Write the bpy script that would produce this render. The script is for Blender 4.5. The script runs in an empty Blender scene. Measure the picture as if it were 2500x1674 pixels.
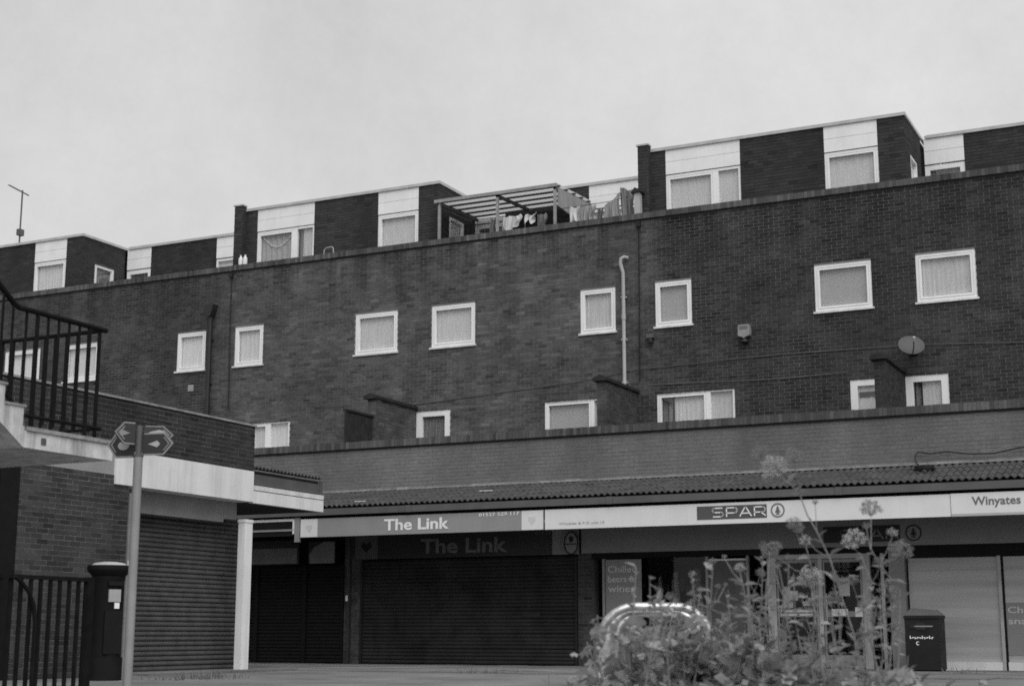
import bpy, math, random
from mathutils import Vector, Matrix

# ------------------------------------------------------------------ camera, sky, sun, exposure
S = bpy.context.scene
COL = S.collection
YAW, PITCH, ROLL = math.radians(-25.947), math.radians(11.023), math.radians(0.03)
EYE = Vector((0.0, 0.0, 0.62))
FWD = Vector((math.sin(YAW)*math.cos(PITCH), math.cos(YAW)*math.cos(PITCH), math.sin(PITCH)))
R0 = Vector((math.cos(YAW), -math.sin(YAW), 0.0))
U0 = R0.cross(FWD)
RGT = R0*math.cos(ROLL) + U0*math.sin(ROLL)
UPV = U0*math.cos(ROLL) - R0*math.sin(ROLL)
cam_d = bpy.data.cameras.new('camera')
cam = bpy.data.objects.new('camera', cam_d)
COL.objects.link(cam)
cam.matrix_world = Matrix(((RGT.x, UPV.x, -FWD.x, EYE.x), (RGT.y, UPV.y, -FWD.y, EYE.y), (RGT.z, UPV.z, -FWD.z, EYE.z), (0, 0, 0, 1)))
cam_d.sensor_width = 36.0
cam_d.lens = 52.46
cam_d.clip_start = 0.1
cam_d.clip_end = 2000.0
cam_d.dof.use_dof = True
cam_d.dof.focus_distance = 31.0
cam_d.dof.aperture_fstop = 3.4
S.camera = cam

SUN_DIR = Vector((0.42, -0.46, 0.80)).normalized()        # towards the sun
world = bpy.data.worlds.new('World')
S.world = world
world.use_nodes = True
wn = world.node_tree.nodes; wl = world.node_tree.links
bgn = wn['Background']
sky = wn.new('ShaderNodeTexSky')
sky.sky_type = 'NISHITA'
sky.sun_disc = False
sky.sun_elevation = math.asin(SUN_DIR.z)
sky.sun_rotation = math.atan2(SUN_DIR.x, SUN_DIR.y)
sky.air_density = 1.0; sky.dust_density = 6.0; sky.ozone_density = 1.0
bw = wn.new('ShaderNodeRGBToBW')                              # black and white film: the sky carries no colour
wl.new(sky.outputs[0], bw.inputs[0])
lay = wn.new('ShaderNodeMapRange')                            # a closed cloud layer evens the clear sky out
lay.inputs['From Min'].default_value = 0.0; lay.inputs['From Max'].default_value = 16.0
lay.inputs['To Min'].default_value = 4.6; lay.inputs['To Max'].default_value = 8.6
wl.new(bw.outputs[0], lay.inputs['Value'])
tc = wn.new('ShaderNodeTexCoord')
cl = wn.new('ShaderNodeTexNoise'); cl.inputs['Scale'].default_value = 2.6; cl.inputs['Detail'].default_value = 12.0; cl.inputs['Roughness'].default_value = 0.78
wl.new(tc.outputs['Generated'], cl.inputs['Vector'])
cm = wn.new('ShaderNodeMapRange'); cm.inputs['From Min'].default_value = 0.3; cm.inputs['From Max'].default_value = 0.7
cm.inputs['To Min'].default_value = 0.86; cm.inputs['To Max'].default_value = 1.08
wl.new(cl.outputs[0], cm.inputs['Value'])
mu = wn.new('ShaderNodeMath'); mu.operation = 'MULTIPLY'
cb = wn.new('ShaderNodeTexNoise'); cb.inputs['Scale'].default_value = 1.1; cb.inputs['Detail'].default_value = 4.0
wl.new(tc.outputs['Generated'], cb.inputs['Vector'])
cbm = wn.new('ShaderNodeMapRange'); cbm.inputs['From Min'].default_value = 0.35; cbm.inputs['From Max'].default_value = 0.65
cbm.inputs['To Min'].default_value = 0.86; cbm.inputs['To Max'].default_value = 1.09
wl.new(cb.outputs[0], cbm.inputs['Value'])
mb2 = wn.new('ShaderNodeMath'); mb2.operation = 'MULTIPLY'
wl.new(cm.outputs[0], mb2.inputs[0]); wl.new(cbm.outputs[0], mb2.inputs[1])
wl.new(lay.outputs[0], mu.inputs[0]); wl.new(mb2.outputs[0], mu.inputs[1])
wl.new(mu.outputs[0], bgn.inputs['Color'])
bgn.inputs['Strength'].default_value = 0.10

sun_d = bpy.data.lights.new('sun', 'SUN')
sun_d.energy = 1.5
sun_d.angle = math.radians(55)
sun = bpy.data.objects.new('sun', sun_d)
COL.objects.link(sun)
sun.rotation_euler = SUN_DIR.to_track_quat('Z', 'Y').to_euler()

S.view_settings.view_transform = 'Standard'
S.view_settings.look = 'None'
S.view_settings.exposure = 0.42
S.view_settings.gamma = 1.0
S.view_settings.use_curve_mapping = False
S.cycles.max_bounces = 6
S.cycles.transparent_max_bounces = 12
S.cycles.filter_width = 1.7
S.cycles.use_denoising = False

# ------------------------------------------------------------------ helpers
rnd = random.Random(11)
ORG = {}


def spot(px, py, w):
    """the point of the place seen at (px, py) of the 2500 px wide photograph, w metres into the view"""
    return EYE + (FWD + RGT*((px-1250)/3643.0) - UPV*((py-837)/3643.0))*w


def proj(p):
    q = Vector(p)-EYE
    w = q.dot(FWD)
    if w < 0.1:
        return None
    return 1250+3643*q.dot(RGT)/w, 837-3643*q.dot(UPV)/w, w


class Fr:
    """wall frame: u along the wall, d out of it, z up"""
    def __init__(s, o, u, n):
        s.o, s.u, s.n = Vector(o), Vector(u), Vector(n)

    def __call__(s, u, d, z):
        return s.o + s.u*u + s.n*d + Vector((0, 0, z))


WORLD = Fr((0, 0, 0), (1, 0, 0), (0, 1, 0))


class MB:
    def __init__(s, fr=WORLD):
        s.v, s.f, s.fr = [], [], fr

    def box(s, u0, u1, d0, d1, z0, z1, fr=None):
        fr = fr or s.fr
        n = len(s.v)
        for z in (z0, z1):
            for (u, d) in ((u0, d0), (u1, d0), (u1, d1), (u0, d1)):
                s.v.append(fr(u, d, z))
        for q in ((0, 3, 2, 1), (4, 5, 6, 7), (0, 1, 5, 4), (1, 2, 6, 5), (2, 3, 7, 6), (3, 0, 4, 7)):
            s.f.append(tuple(n+i for i in q))
        return s

    def prism(s, poly, a, b, fn):
        """poly of 2D points carried from a to b by fn(p, q, t) -> point"""
        n = len(s.v); k = len(poly)
        for t in (a, b):
            for (p, q) in poly:
                s.v.append(Vector(fn(p, q, t)))
        s.f.append(tuple(n+i for i in range(k))[::-1])
        s.f.append(tuple(n+k+i for i in range(k)))
        for i in range(k):
            j = (i+1) % k
            s.f.append((n+i, n+j, n+k+j, n+k+i))
        return s

    def tube(s, pts, r, n=8, r1=None, caps=True):
        pts = [Vector(p) for p in pts]
        m = len(pts); base = len(s.v)
        prev = None
        for i, p in enumerate(pts):
            t = (pts[min(i+1, m-1)]-pts[max(i-1, 0)]).normalized()
            if prev is None:
                a = t.cross(Vector((0, 0, 1)))
                if a.length < 1e-3:
                    a = t.cross(Vector((1, 0, 0)))
                a.normalize()
            else:
                a = (prev - t*prev.dot(t)).normalized()
            prev = a
            b = t.cross(a)
            rr = r if r1 is None else r+(r1-r)*i/max(1, m-1)
            for k in range(n):
                an = 2*math.pi*k/n
                s.v.append(p+a*(rr*math.cos(an))+b*(rr*math.sin(an)))
        for i in range(m-1):
            for k in range(n):
                l = (k+1) % n
                s.f.append((base+i*n+k, base+i*n+l, base+(i+1)*n+l, base+(i+1)*n+k))
        if caps:
            s.f.append(tuple(base+k for k in range(n))[::-1])
            s.f.append(tuple(base+(m-1)*n+k for k in range(n)))
        return s

    def lathe(s, prof, c, n=28):
        c = Vector(c); base = len(s.v); m = len(prof)
        for (r, z) in prof:
            for k in range(n):
                an = 2*math.pi*k/n
                s.v.append(c+Vector((r*math.cos(an), r*math.sin(an), z)))
        for i in range(m-1):
            for k in range(n):
                l = (k+1) % n
                s.f.append((base+i*n+k, base+i*n+l, base+(i+1)*n+l, base+(i+1)*n+k))
        s.f.append(tuple(base+k for k in range(n))[::-1])
        s.f.append(tuple(base+(m-1)*n+k for k in range(n)))
        return s

    def grid(s, fn, nu, nv):
        base = len(s.v)
        for j in range(nv+1):
            for i in range(nu+1):
                s.v.append(Vector(fn(i/nu, j/nv)))
        for j in range(nv):
            for i in range(nu):
                a = base+j*(nu+1)+i
                s.f.append((a, a+1, a+nu+2, a+nu+1))
        return s

    def mesh(s, name, mat, o=Vector((0, 0, 0)), smooth=False):
        me = bpy.data.meshes.new(name)
        me.from_pydata([tuple(v-o) for v in s.v], [], s.f)
        if mat:
            me.materials.append(mat)
        if smooth:
            me.polygons.foreach_set('use_smooth', [True]*len(me.polygons))
            try:
                me.set_sharp_from_angle(angle=math.radians(40))
            except Exception:
                pass
        me.update()
        return me

    def build(s, name, mat, parent=None, smooth=False, origin=None, label=None, cat=None, group=None, kind=None):
        if parent is not None:
            o = ORG[parent.name]
        elif origin is not None:
            o = Vector(origin)
        else:
            xs = [v.x for v in s.v]; ys = [v.y for v in s.v]; zs = [v.z for v in s.v]
            o = Vector(((min(xs)+max(xs))/2, (min(ys)+max(ys))/2, min(zs)))
        me = s.mesh(name, mat, o, smooth)
        ob = bpy.data.objects.new(name, me)
        COL.objects.link(ob)
        if parent is not None:
            ob.parent = parent
        else:
            ob.location = o
        ORG[ob.name] = o
        tag(ob, label, cat, group, kind)
        return ob


def tag(o, label=None, cat=None, group=None, kind=None):
    if label: o['label'] = label
    if cat: o['category'] = cat
    if group: o['group'] = group
    if kind: o['kind'] = kind
    return o


def thing(name, label, cat, loc, group=None):
    e = bpy.data.objects.new(name, None)
    COL.objects.link(e)
    e.location = loc
    e.empty_display_size = 0.2
    ORG[e.name] = Vector(loc)
    return tag(e, label, cat, group)


def inst(name, me, parent, loc, rot=None, scale=None):
    o = bpy.data.objects.new(name, me)
    COL.objects.link(o)
    o.parent = parent
    o.location = Vector(loc)-ORG[parent.name]
    if rot: o.rotation_euler = rot
    if scale: o.scale = scale
    return o


# ------------------------------------------------------------------ materials (a black and white photograph: greys only)
def g(v): return (v, v, v, 1.0)


class NT:
    def __init__(s, name, rough=0.8, spec=0.3, metal=0.0):
        s.m = bpy.data.materials.new(name); s.m.use_nodes = True
        s.n = s.m.node_tree.nodes; s.l = s.m.node_tree.links
        s.b = s.n['Principled BSDF']
        s.b.inputs['Roughness'].default_value = rough
        s.b.inputs['Specular IOR Level'].default_value = spec
        s.b.inputs['Metallic'].default_value = metal

    def new(s, t, **kw):
        x = s.n.new(t)
        for k, v in kw.items(): setattr(x, k, v)
        return x

    def put(s, sock, val):
        if isinstance(val, bpy.types.NodeSocket): s.l.new(val, sock)
        else: sock.default_value = val

    def math(s, op, a, b=0.0, clamp=False):
        x = s.new('ShaderNodeMath', operation=op); x.use_clamp = clamp
        s.put(x.inputs[0], a); s.put(x.inputs[1], b)
        return x.outputs[0]

    def noise(s, scale, detail=4.0, vec=None, rough=0.55, stretch=None):
        x = s.new('ShaderNodeTexNoise')
        x.inputs['Scale'].default_value = scale; x.inputs['Detail'].default_value = detail; x.inputs['Roughness'].default_value = rough
        v = vec if vec is not None else s.pos()
        if stretch:
            mp = s.new('ShaderNodeMapping'); mp.inputs['Scale'].default_value = stretch
            s.l.new(v, mp.inputs['Vector']); v = mp.outputs[0]
        s.l.new(v, x.inputs['Vector'])
        return x.outputs[0]

    def pos(s):
        return s.new('ShaderNodeNewGeometry').outputs['Position']

    def rng(s, v, a, b, c, d):
        x = s.new('ShaderNodeMapRange')
        s.put(x.inputs['Value'], v)
        for k, val in zip(('From Min', 'From Max', 'To Min', 'To Max'), (a, b, c, d)): x.inputs[k].default_value = val
        return x.outputs[0]

    def color(s, v):
        x = s.new('ShaderNodeCombineColor')
        for i in range(3): s.l.new(v, x.inputs[i])
        s.l.new(x.outputs[0], s.b.inputs['Base Color'])

    def bump(s, h, strength=0.3, dist=0.01):
        x = s.new('ShaderNodeBump')
        x.inputs['Strength'].default_value = strength; x.inputs['Distance'].default_value = dist
        s.l.new(h, x.inputs['Height']); s.l.new(x.outputs[0], s.b.inputs['Normal'])


def batch(t):
    """the block was built in three lengths, each of its own batch of bricks"""
    sx = t.new('ShaderNodeSeparateXYZ'); t.l.new(t.pos(), sx.inputs[0])
    a = t.rng(sx.outputs[0], -23.6, -22.2, 0.80, 1.28)
    b = t.rng(sx.outputs[0], -13.2, -10.8, 1.0, 0.44)
    return t.math('MULTIPLY', a, b)


def brick_mat(name, base, spread=0.35, stain=0.35, seed=0.0, batches=False, odds=1.0):
    t = NT(name, 0.9, 0.2)
    geo = t.new('ShaderNodeNewGeometry'); oi = t.new('ShaderNodeObjectInfo')
    r = t.math('FRACT', t.math('ADD', geo.outputs['Random Per Island'], t.math('ADD', oi.outputs['Random'], seed)))
    k = t.rng(r, 0, 1, 1-spread, 1+spread)
    r2 = t.math('FRACT', t.math('MULTIPLY', r, 37.7))
    odd = t.rng(t.math('GREATER_THAN', r2, 0.955), 0, 1, 1.0, 1+.28*odds)      # now and then a pale or a burnt brick
    odd2 = t.rng(t.math('LESS_THAN', r2, 0.09), 0, 1, 1.0, 1-.28*odds)
    big = t.rng(t.noise(0.55, 5.0), 0.32, 0.68, 1-stain, 1+stain)
    streak = t.rng(t.noise(1.0, 4.0, stretch=(1.6, 1.6, 0.22)), 0.35, 0.7, 1.12, 0.84)
    fine = t.rng(t.noise(38.0, 5.0), 0.25, 0.75, 0.72, 1.28)
    v = t.math('MULTIPLY', base, k)
    if batches: v = t.math('MULTIPLY', v, batch(t))
    for m in (odd, odd2, big, streak, fine): v = t.math('MULTIPLY', v, m)
    if batches:
        sz = t.new('ShaderNodeSeparateXYZ'); t.l.new(t.pos(), sz.inputs[0])
        run = t.rng(t.noise(1.0, 6.0, stretch=(3.2, 3.2, 0.10), rough=0.6), 0.42, 0.62, 0.0, 1.0)   # soot washed down from the coping
        lenz = t.rng(sz.outputs[2], 8.5, 9.75, 0.0, 0.5)
        v = t.math('MULTIPLY', v, t.math('SUBTRACT', 1.0, t.math('MULTIPLY', run, lenz)))
        pat = t.rng(t.noise(1.7, 7.0, rough=0.7), 0.36, 0.64, 0.74, 1.28)
        v = t.math('MULTIPLY', v, pat)
    wash = t.rng(t.noise(1.3, 7.0, stretch=(4.0, 4.0, 0.5), rough=0.7), 0.68, 0.80, 0.0, 0.06)
    v = t.math('ADD', v, wash)
    lime = t.rng(t.noise(2.3, 8.0, rough=0.75), 0.66, 0.78, 0.0, 0.07)   # lime bloom
    v = t.math('ADD', v, lime)
    t.color(v)
    t.bump(t.noise(90.0, 4.0), 0.5, 0.004)
    return t.m


def plain(name, base, rough=0.7, var=0.15, scale=3.0, spec=0.3, metal=0.0, streak=0.0, fine=0.0, bump=0.0, bscale=60.0):
    t = NT(name, rough, spec, metal)
    v = t.math('MULTIPLY', base, t.rng(t.noise(scale, 6.0), 0.3, 0.7, 1-var, 1+var))
    if streak:
        v = t.math('MULTIPLY', v, t.rng(t.noise(2.2, 6.0, stretch=(3.0, 3.0, 0.25), rough=0.7), 0.45, 0.75, 1.0, 1-streak))
    if fine:
        v = t.math('MULTIPLY', v, t.rng(t.noise(45.0, 4.0), 0.3, 0.7, 1-fine, 1+fine))
    t.color(v)
    if bump:
        t.bump(t.noise(bscale, 4.0), bump, 0.006)
    return t.m


def glass_mat(name, tint=0.985, refl=1.0):
    m = bpy.data.materials.new(name); m.use_nodes = True
    n = m.node_tree.nodes; l = m.node_tree.links
    n.remove(n['Principled BSDF'])
    tr = n.new('ShaderNodeBsdfTransparent'); tr.inputs[0].default_value = g(tint)
    gl = n.new('ShaderNodeBsdfGlossy'); gl.inputs['Color'].default_value = g(refl); gl.inputs['Roughness'].default_value = 0.02
    lw = n.new('ShaderNodeLayerWeight'); lw.inputs['Blend'].default_value = 0.5      # Schlick: same from both sides of the pane
    pw = n.new('ShaderNodeMath'); pw.operation = 'POWER'; pw.inputs[1].default_value = 5.0
    fr = n.new('ShaderNodeMapRange'); fr.inputs['To Min'].default_value = 0.045; fr.inputs['To Max'].default_value = 1.0
    l.new(lw.outputs['Facing'], pw.inputs[0]); l.new(pw.outputs[0], fr.inputs['Value'])
    mx = n.new('ShaderNodeMixShader')
    l.new(fr.outputs[0], mx.inputs[0]); l.new(tr.outputs[0], mx.inputs[1]); l.new(gl.outputs[0], mx.inputs[2])
    l.new(mx.outputs[0], n['Material Output'].inputs['Surface'])
    return m


def cloth_mat(name, base, trans=0.25, var=0.08):
    t = NT(name, 0.9, 0.1)
    v = t.math('MULTIPLY', base, t.rng(t.noise(3.0, 5.0, stretch=(6, 6, 0.6)), 0.3, 0.7, 1-var, 1+var))
    t.color(v)
    if trans < 0.1:
        return t.m
    n, l = t.n, t.l
    tr = n.new('ShaderNodeBsdfTranslucent'); tr.inputs[0].default_value = g(base)
    mx = n.new('ShaderNodeMixShader'); mx.inputs[0].default_value = trans
    l.new(t.b.outputs[0], mx.inputs[1]); l.new(tr.outputs[0], mx.inputs[2])
    l.new(mx.outputs[0], n['Material Output'].inputs['Surface'])
    return t.m


def leaf_mat(name, base, trans=0.3):
    t = NT(name, 0.55, 0.35)
    oi = t.new('ShaderNodeObjectInfo'); geo = t.new('ShaderNodeNewGeometry')
    r = t.math('FRACT', t.math('ADD', oi.outputs['Random'], geo.outputs['Random Per Island']))
    v = t.math('MULTIPLY', t.math('MULTIPLY', base, t.rng(r, 0, 1, 0.6, 1.45)), t.rng(t.noise(30.0, 4.0), 0.3, 0.7, 0.8, 1.2))
    t.color(v)
    n, l = t.n, t.l
    tr = n.new('ShaderNodeBsdfTranslucent'); tr.inputs[0].default_value = g(base*1.2)
    mx = n.new('ShaderNodeMixShader'); mx.inputs[0].default_value = trans
    l.new(t.b.outputs[0], mx.inputs[1]); l.new(tr.outputs[0], mx.inputs[2])
    l.new(mx.outputs[0], n['Material Output'].inputs['Surface'])
    return t.m


M = {
    'brick': brick_mat('brick_dark', 0.068, 0.22, 0.24, batches=True),
    'brick_pent': brick_mat('brick_upper', 0.042, 0.15, 0.22, 0.3),
    'brick_left': brick_mat('brick_corner', 0.034, 0.20, 0.22, 0.6),
    'brick_wallbox': brick_mat('brick_passage', 0.052, 0.25, 0.2, 0.1),
    'brick_low': brick_mat('brick_parapet', 0.15, 0.05, 0.16, 0.8, odds=0.12),
    'brick_cope': brick_mat('brick_coping', 0.092, 0.30, 0.25, 0.45),
    'mortar_left': plain('mortar_corner', 0.24, 0.95, 0.25, 0.8, 0.1, fine=0.2, bump=0.4),
    'mortar': plain('mortar', 0.15, 0.95, 0.3, 0.8, 0.1, fine=0.25, bump=0.4),
    'mortar_low': plain('mortar_parapet', 0.16, 0.95, 0.25, 0.8, 0.1, fine=0.2, bump=0.4),
    'mortar_pent': plain('mortar_upper', 0.06, 0.95, 0.25, 0.8, 0.1, fine=0.2, bump=0.4),
    'upvc': plain('white_frame', 0.80, 0.4, 0.05, 2.0, 0.4, streak=0.06),
    'board': plain('white_board', 0.80, 0.5, 0.06, 2.5, 0.3, streak=0.08),
    'sill': plain('white_sill', 0.68, 0.5, 0.15, 5.0, streak=0.25),
    'trim': plain('roof_trim', 0.45, 0.5, 0.15, 3.0, metal=0.0),
    'glass': glass_mat('window_glass'),
    'glass_shop': glass_mat('shop_glass', 0.85, 0.4),
    'net': cloth_mat('net_curtain', 0.61, 0.05, 0.07),
    'blind': cloth_mat('roller_blind', 0.36, 0.05, 0.04),
    'sheer': cloth_mat('sheer_curtain', 0.52, 0.0, 0.12),
    'lace': cloth_mat('lace_curtain', 0.68, 0.0, 0.06),
    'pale': cloth_mat('pale_blind', 0.56, 0.05, 0.10),
    'drape': cloth_mat('dark_drape', 0.20, 0.1, 0.25),
    'dark': plain('dark_interior', 0.03, 0.9, 0.2),
    'concrete': plain('concrete', 0.26, 0.9, 0.18, 2.5, 0.2, streak=0.3, fine=0.12, bump=0.3),
    'render': plain('white_render', 0.74, 0.7, 0.07, 2.0, 0.2, streak=0.22, fine=0.04, bump=0.15),
    'render2': plain('weathered_render', 0.62, 0.8, 0.18, 6.0, 0.2, streak=0.62, fine=0.06, bump=0.2),
    'grey': plain('grey_panel', 0.24, 0.6, 0.12, 2.0, streak=0.12),
    'panel': plain('shop_panel', 0.10, 0.6, 0.15, 2.0, streak=0.1),
    'lintel': plain('grey_lintel', 0.20, 0.5, 0.08, 2.0, 0.4),
    'slat': plain('shutter_slat', 0.075, 0.5, 0.25, 4.0, 0.5, streak=0.15),
    'slat_dark': plain('dark_shutter_slat', 0.021, 0.6, 0.5, 1.6, 0.25, streak=0.3),
    'black': plain('black_paint', 0.010, 0.7, 0.2, 5.0, 0.15),
    'iron': plain('iron_paint', 0.010, 0.8, 0.3, 8.0, 0.08),
    'post': plain('post_paint', 0.25, 0.5, 0.15, 4.0, 0.4, streak=0.15),
    'tile': plain('roof_tile', 0.065, 0.85, 0.3, 4.0, 0.2, fine=0.3, bump=0.4),
    'lead': plain('roof_flashing', 0.26, 0.7, 0.3, 4.0, 0.3, fine=0.25),
    'gutter': plain('gutter', 0.095, 0.5, 0.15, 3.0, 0.4),
    'sign_grey': plain('sign_face_grey', 0.27, 0.4, 0.05, 2.0, 0.4, streak=0.06),
    'sign_white': plain('sign_face_white', 0.68, 0.4, 0.05, 2.0, 0.4, streak=0.06),
    'crest': plain('crest_faint', 0.55, 0.5, 0.05),
    'sign_ink2': plain('name_panel', 0.085, 0.4, 0.05),
    'sign_ink': plain('sign_ink', 0.13, 0.4, 0.05, 2.0, 0.4),
    'sign_mid': plain('sign_ink_pale', 0.42, 0.5, 0.05),
    'poster': plain('poster_face', 0.24, 0.5, 0.06),
    'poster_ink': plain('poster_ink', 0.55, 0.5, 0.05),
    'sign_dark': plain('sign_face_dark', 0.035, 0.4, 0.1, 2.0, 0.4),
    'ink_black': plain('ink_black', 0.02, 0.5, 0.1),
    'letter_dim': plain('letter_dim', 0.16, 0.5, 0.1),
    'letter_white': plain('letter_white', 0.80, 0.4, 0.03),
    'pipe': plain('white_pipe', 0.40, 0.5, 0.15, 3.0, 0.4, streak=0.2),
    'pipe_dark': plain('dark_pipe', 0.020, 0.5, 0.2, 5.0, 0.4),
    'cable': plain('cable', 0.015, 0.6, 0.1),
    'bracket': plain('aged_plastic', 0.26, 0.5, 0.12, 6.0),
    'dish': plain('dish_mesh', 0.052, 0.5, 0.12, 12.0, 0.4),
    'rafter': plain('weathered_rafter', 0.10, 0.85, 0.25, 5.0, 0.2, streak=0.3),
    'wood': plain('fence_wood', 0.030, 0.85, 0.3, 5.0, 0.2, streak=0.3),
    'wood_pale': plain('pale_timber', 0.30, 0.8, 0.2, 5.0, 0.2, streak=0.2),
    'sheet': cloth_mat('roof_sheet', 0.62, 0.55, 0.15),
    'towel': cloth_mat('white_towel', 0.70, 0.2, 0.15),
    'towel_grey': cloth_mat('grey_cloth', 0.22, 0.2, 0.25),
    'towel_mid': cloth_mat('mid_cloth', 0.36, 0.2, 0.2),
    'steel': plain('galvanised_steel', 0.50, 0.42, 0.45, 16.0, 0.5, metal=0.75),
    'red': plain('post_box_paint', 0.010, 0.7, 0.15, 6.0, 0.15),
    'bin': plain('bin_paint', 0.012, 0.6, 0.2, 6.0, 0.25),
    'bin_top': plain('bin_cap', 0.12, 0.5, 0.2, 6.0, 0.4),
    'vinyl': None,
    'leaf': leaf_mat('mallow_leaf', 0.33, 0.4),
    'leaf_dark': leaf_mat('weed_leaf', 0.20, 0.4),
    'stem': plain('plant_stem', 0.22, 0.7, 0.25, 20.0),
    'flower': leaf_mat('umbel_flower', 0.50, 0.3),
    'seed': leaf_mat('umbel_seed', 0.25, 0.3),
}

tv = NT('window_vinyl', 0.45, 0.5)
vv = tv.math('MULTIPLY', 0.40, tv.rng(tv.noise(1.0, 5.0, stretch=(0.25, 0.25, 4.5), rough=0.6), 0.3, 0.7, 0.78, 1.2))   # horizontal bands of reflection painted into the colour
tv.color(vv)
M['vinyl'] = tv.m
# paving: pale slabs with darker dirt
tg = NT('paving', 0.9, 0.25)
gv = tg.math('MULTIPLY', 0.165, tg.rng(tg.noise(0.6, 7.0, rough=0.65), 0.3, 0.7, 0.62, 1.32))
gv = tg.math('MULTIPLY', gv, tg.rng(tg.noise(28.0, 5.0), 0.25, 0.75, 0.75, 1.25))
gv = tg.math('MULTIPLY', gv, tg.rng(tg.noise(2.7, 8.0, rough=0.75), 0.60, 0.72, 1.0, 0.55))
tg.color(gv); tg.bump(tg.noise(60.0, 5.0), 0.5, 0.006)
M['paving'] = tg.m
tm_ = NT('mortar_block', 0.95, 0.1)
sx_ = tm_.new('ShaderNodeSeparateXYZ'); tm_.l.new(tm_.pos(), sx_.inputs[0])
mv = tm_.math('MULTIPLY', tm_.rng(sx_.outputs[0], -13.0, -10.8, 0.215, 0.20), tm_.rng(tm_.noise(0.8, 6.0), 0.3, 0.7, 0.7, 1.3))
tm_.color(mv); tm_.bump(tm_.noise(60.0, 4.0), 0.4, 0.006)
M['mortar_block'] = tm_.m


# ------------------------------------------------------------------ walls of bricks
BW, BH, JT = 0.215, 0.065, 0.010
BRICK_MESH = {}


def brick_mesh(mat, proud=0.006):
    k = (mat.name, proud)
    if k not in BRICK_MESH:
        b = MB(); b.box(-BW/2, BW/2, 0, proud, -BH/2, BH/2)
        me = b.mesh('brick', mat)
        BRICK_MESH[k] = me
    return BRICK_MESH[k]


def wall_panel(name, parent, fr, u0, u1, z0, z1, holes, mat, depth=0.24, label=None):
    """one watertight wall with openings"""
    us = sorted({u0, u1, *[x for h in holes for x in h[:2] if u0 < x < u1]})
    zs = sorted({z0, z1, *[x for h in holes for x in h[2:] if z0 < x < z1]})
    nu, nz = len(us)-1, len(zs)-1
    fill = [[not any(h[0] <= (us[i]+us[i+1])/2 <= h[1] and h[2] <= (zs[j]+zs[j+1])/2 <= h[3] for h in holes) for j in range(nz)] for i in range(nu)]
    b = MB(); idx = {}

    def P(i, j, k):
        if (i, j, k) not in idx:
            idx[(i, j, k)] = len(b.v); b.v.append(fr(us[i], 0.0 if k == 0 else -depth, zs[j]))
        return idx[(i, j, k)]
    F = lambda i, j: 0 <= i < nu and 0 <= j < nz and fill[i][j]
    for i in range(nu):
        for j in range(nz):
            if not fill[i][j]: continue
            b.f.append((P(i, j, 0), P(i+1, j, 0), P(i+1, j+1, 0), P(i, j+1, 0)))
            b.f.append((P(i, j, 1), P(i, j+1, 1), P(i+1, j+1, 1), P(i+1, j, 1)))
            if not F(i-1, j): b.f.append((P(i, j, 0), P(i, j+1, 0), P(i, j+1, 1), P(i, j, 1)))
            if not F(i+1, j): b.f.append((P(i+1, j, 0), P(i+1, j, 1), P(i+1, j+1, 1), P(i+1, j+1, 0)))
            if not F(i, j-1): b.f.append((P(i, j, 0), P(i, j, 1), P(i+1, j, 1), P(i+1, j, 0)))
            if not F(i, j+1): b.f.append((P(i, j+1, 0), P(i+1, j+1, 0), P(i+1, j+1, 1), P(i, j+1, 1)))
    return b.build(name, mat, parent, label=label)


def brick_rects(u0, u1, z0, z1, holes, zref=0.0, uref=0.0):
    out = []
    c0 = int(math.floor((z0-zref)/(BH+JT))); c1 = int(math.ceil((z1-zref)/(BH+JT)))
    step = BW+JT
    for c in range(c0, c1+1):
        a = zref+c*(BH+JT)+JT/2; bz = a+BH
        za, zb = max(a, z0), min(bz, z1)
        if zb-za < 0.02: continue
        off = uref+(step/2 if c % 2 else 0.0)
        k0 = int(math.floor((u0-off)/step)); k1 = int(math.ceil((u1-off)/step))
        hs = [h for h in holes if h[2] < zb-0.004 and h[3] > za+0.004]
        for k in range(k0, k1+1):
            ua = max(off+k*step+JT/2, u0); ub = min(off+k*step+JT/2+BW, u1)
            if ub-ua < 0.02: continue
            segs = [(ua, ub)]
            for h in hs:
                if h[2] > za+0.03 or h[3] < zb-0.03:
                    if not (h[2] <= za+0.03 and h[3] >= zb-0.03) and min(h[3], zb)-max(h[2], za) < 0.03:
                        continue
                ns = []
                for (p, q) in segs:
                    if h[1] <= p or h[0] >= q: ns.append((p, q)); continue
                    if h[0] > p: ns.append((p, h[0]))
                    if h[1] < q: ns.append((h[1], q))
                segs = ns
            for (p, q) in segs:
                if q-p > 0.02: out.append((p, q, za, zb))
    return out


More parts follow.
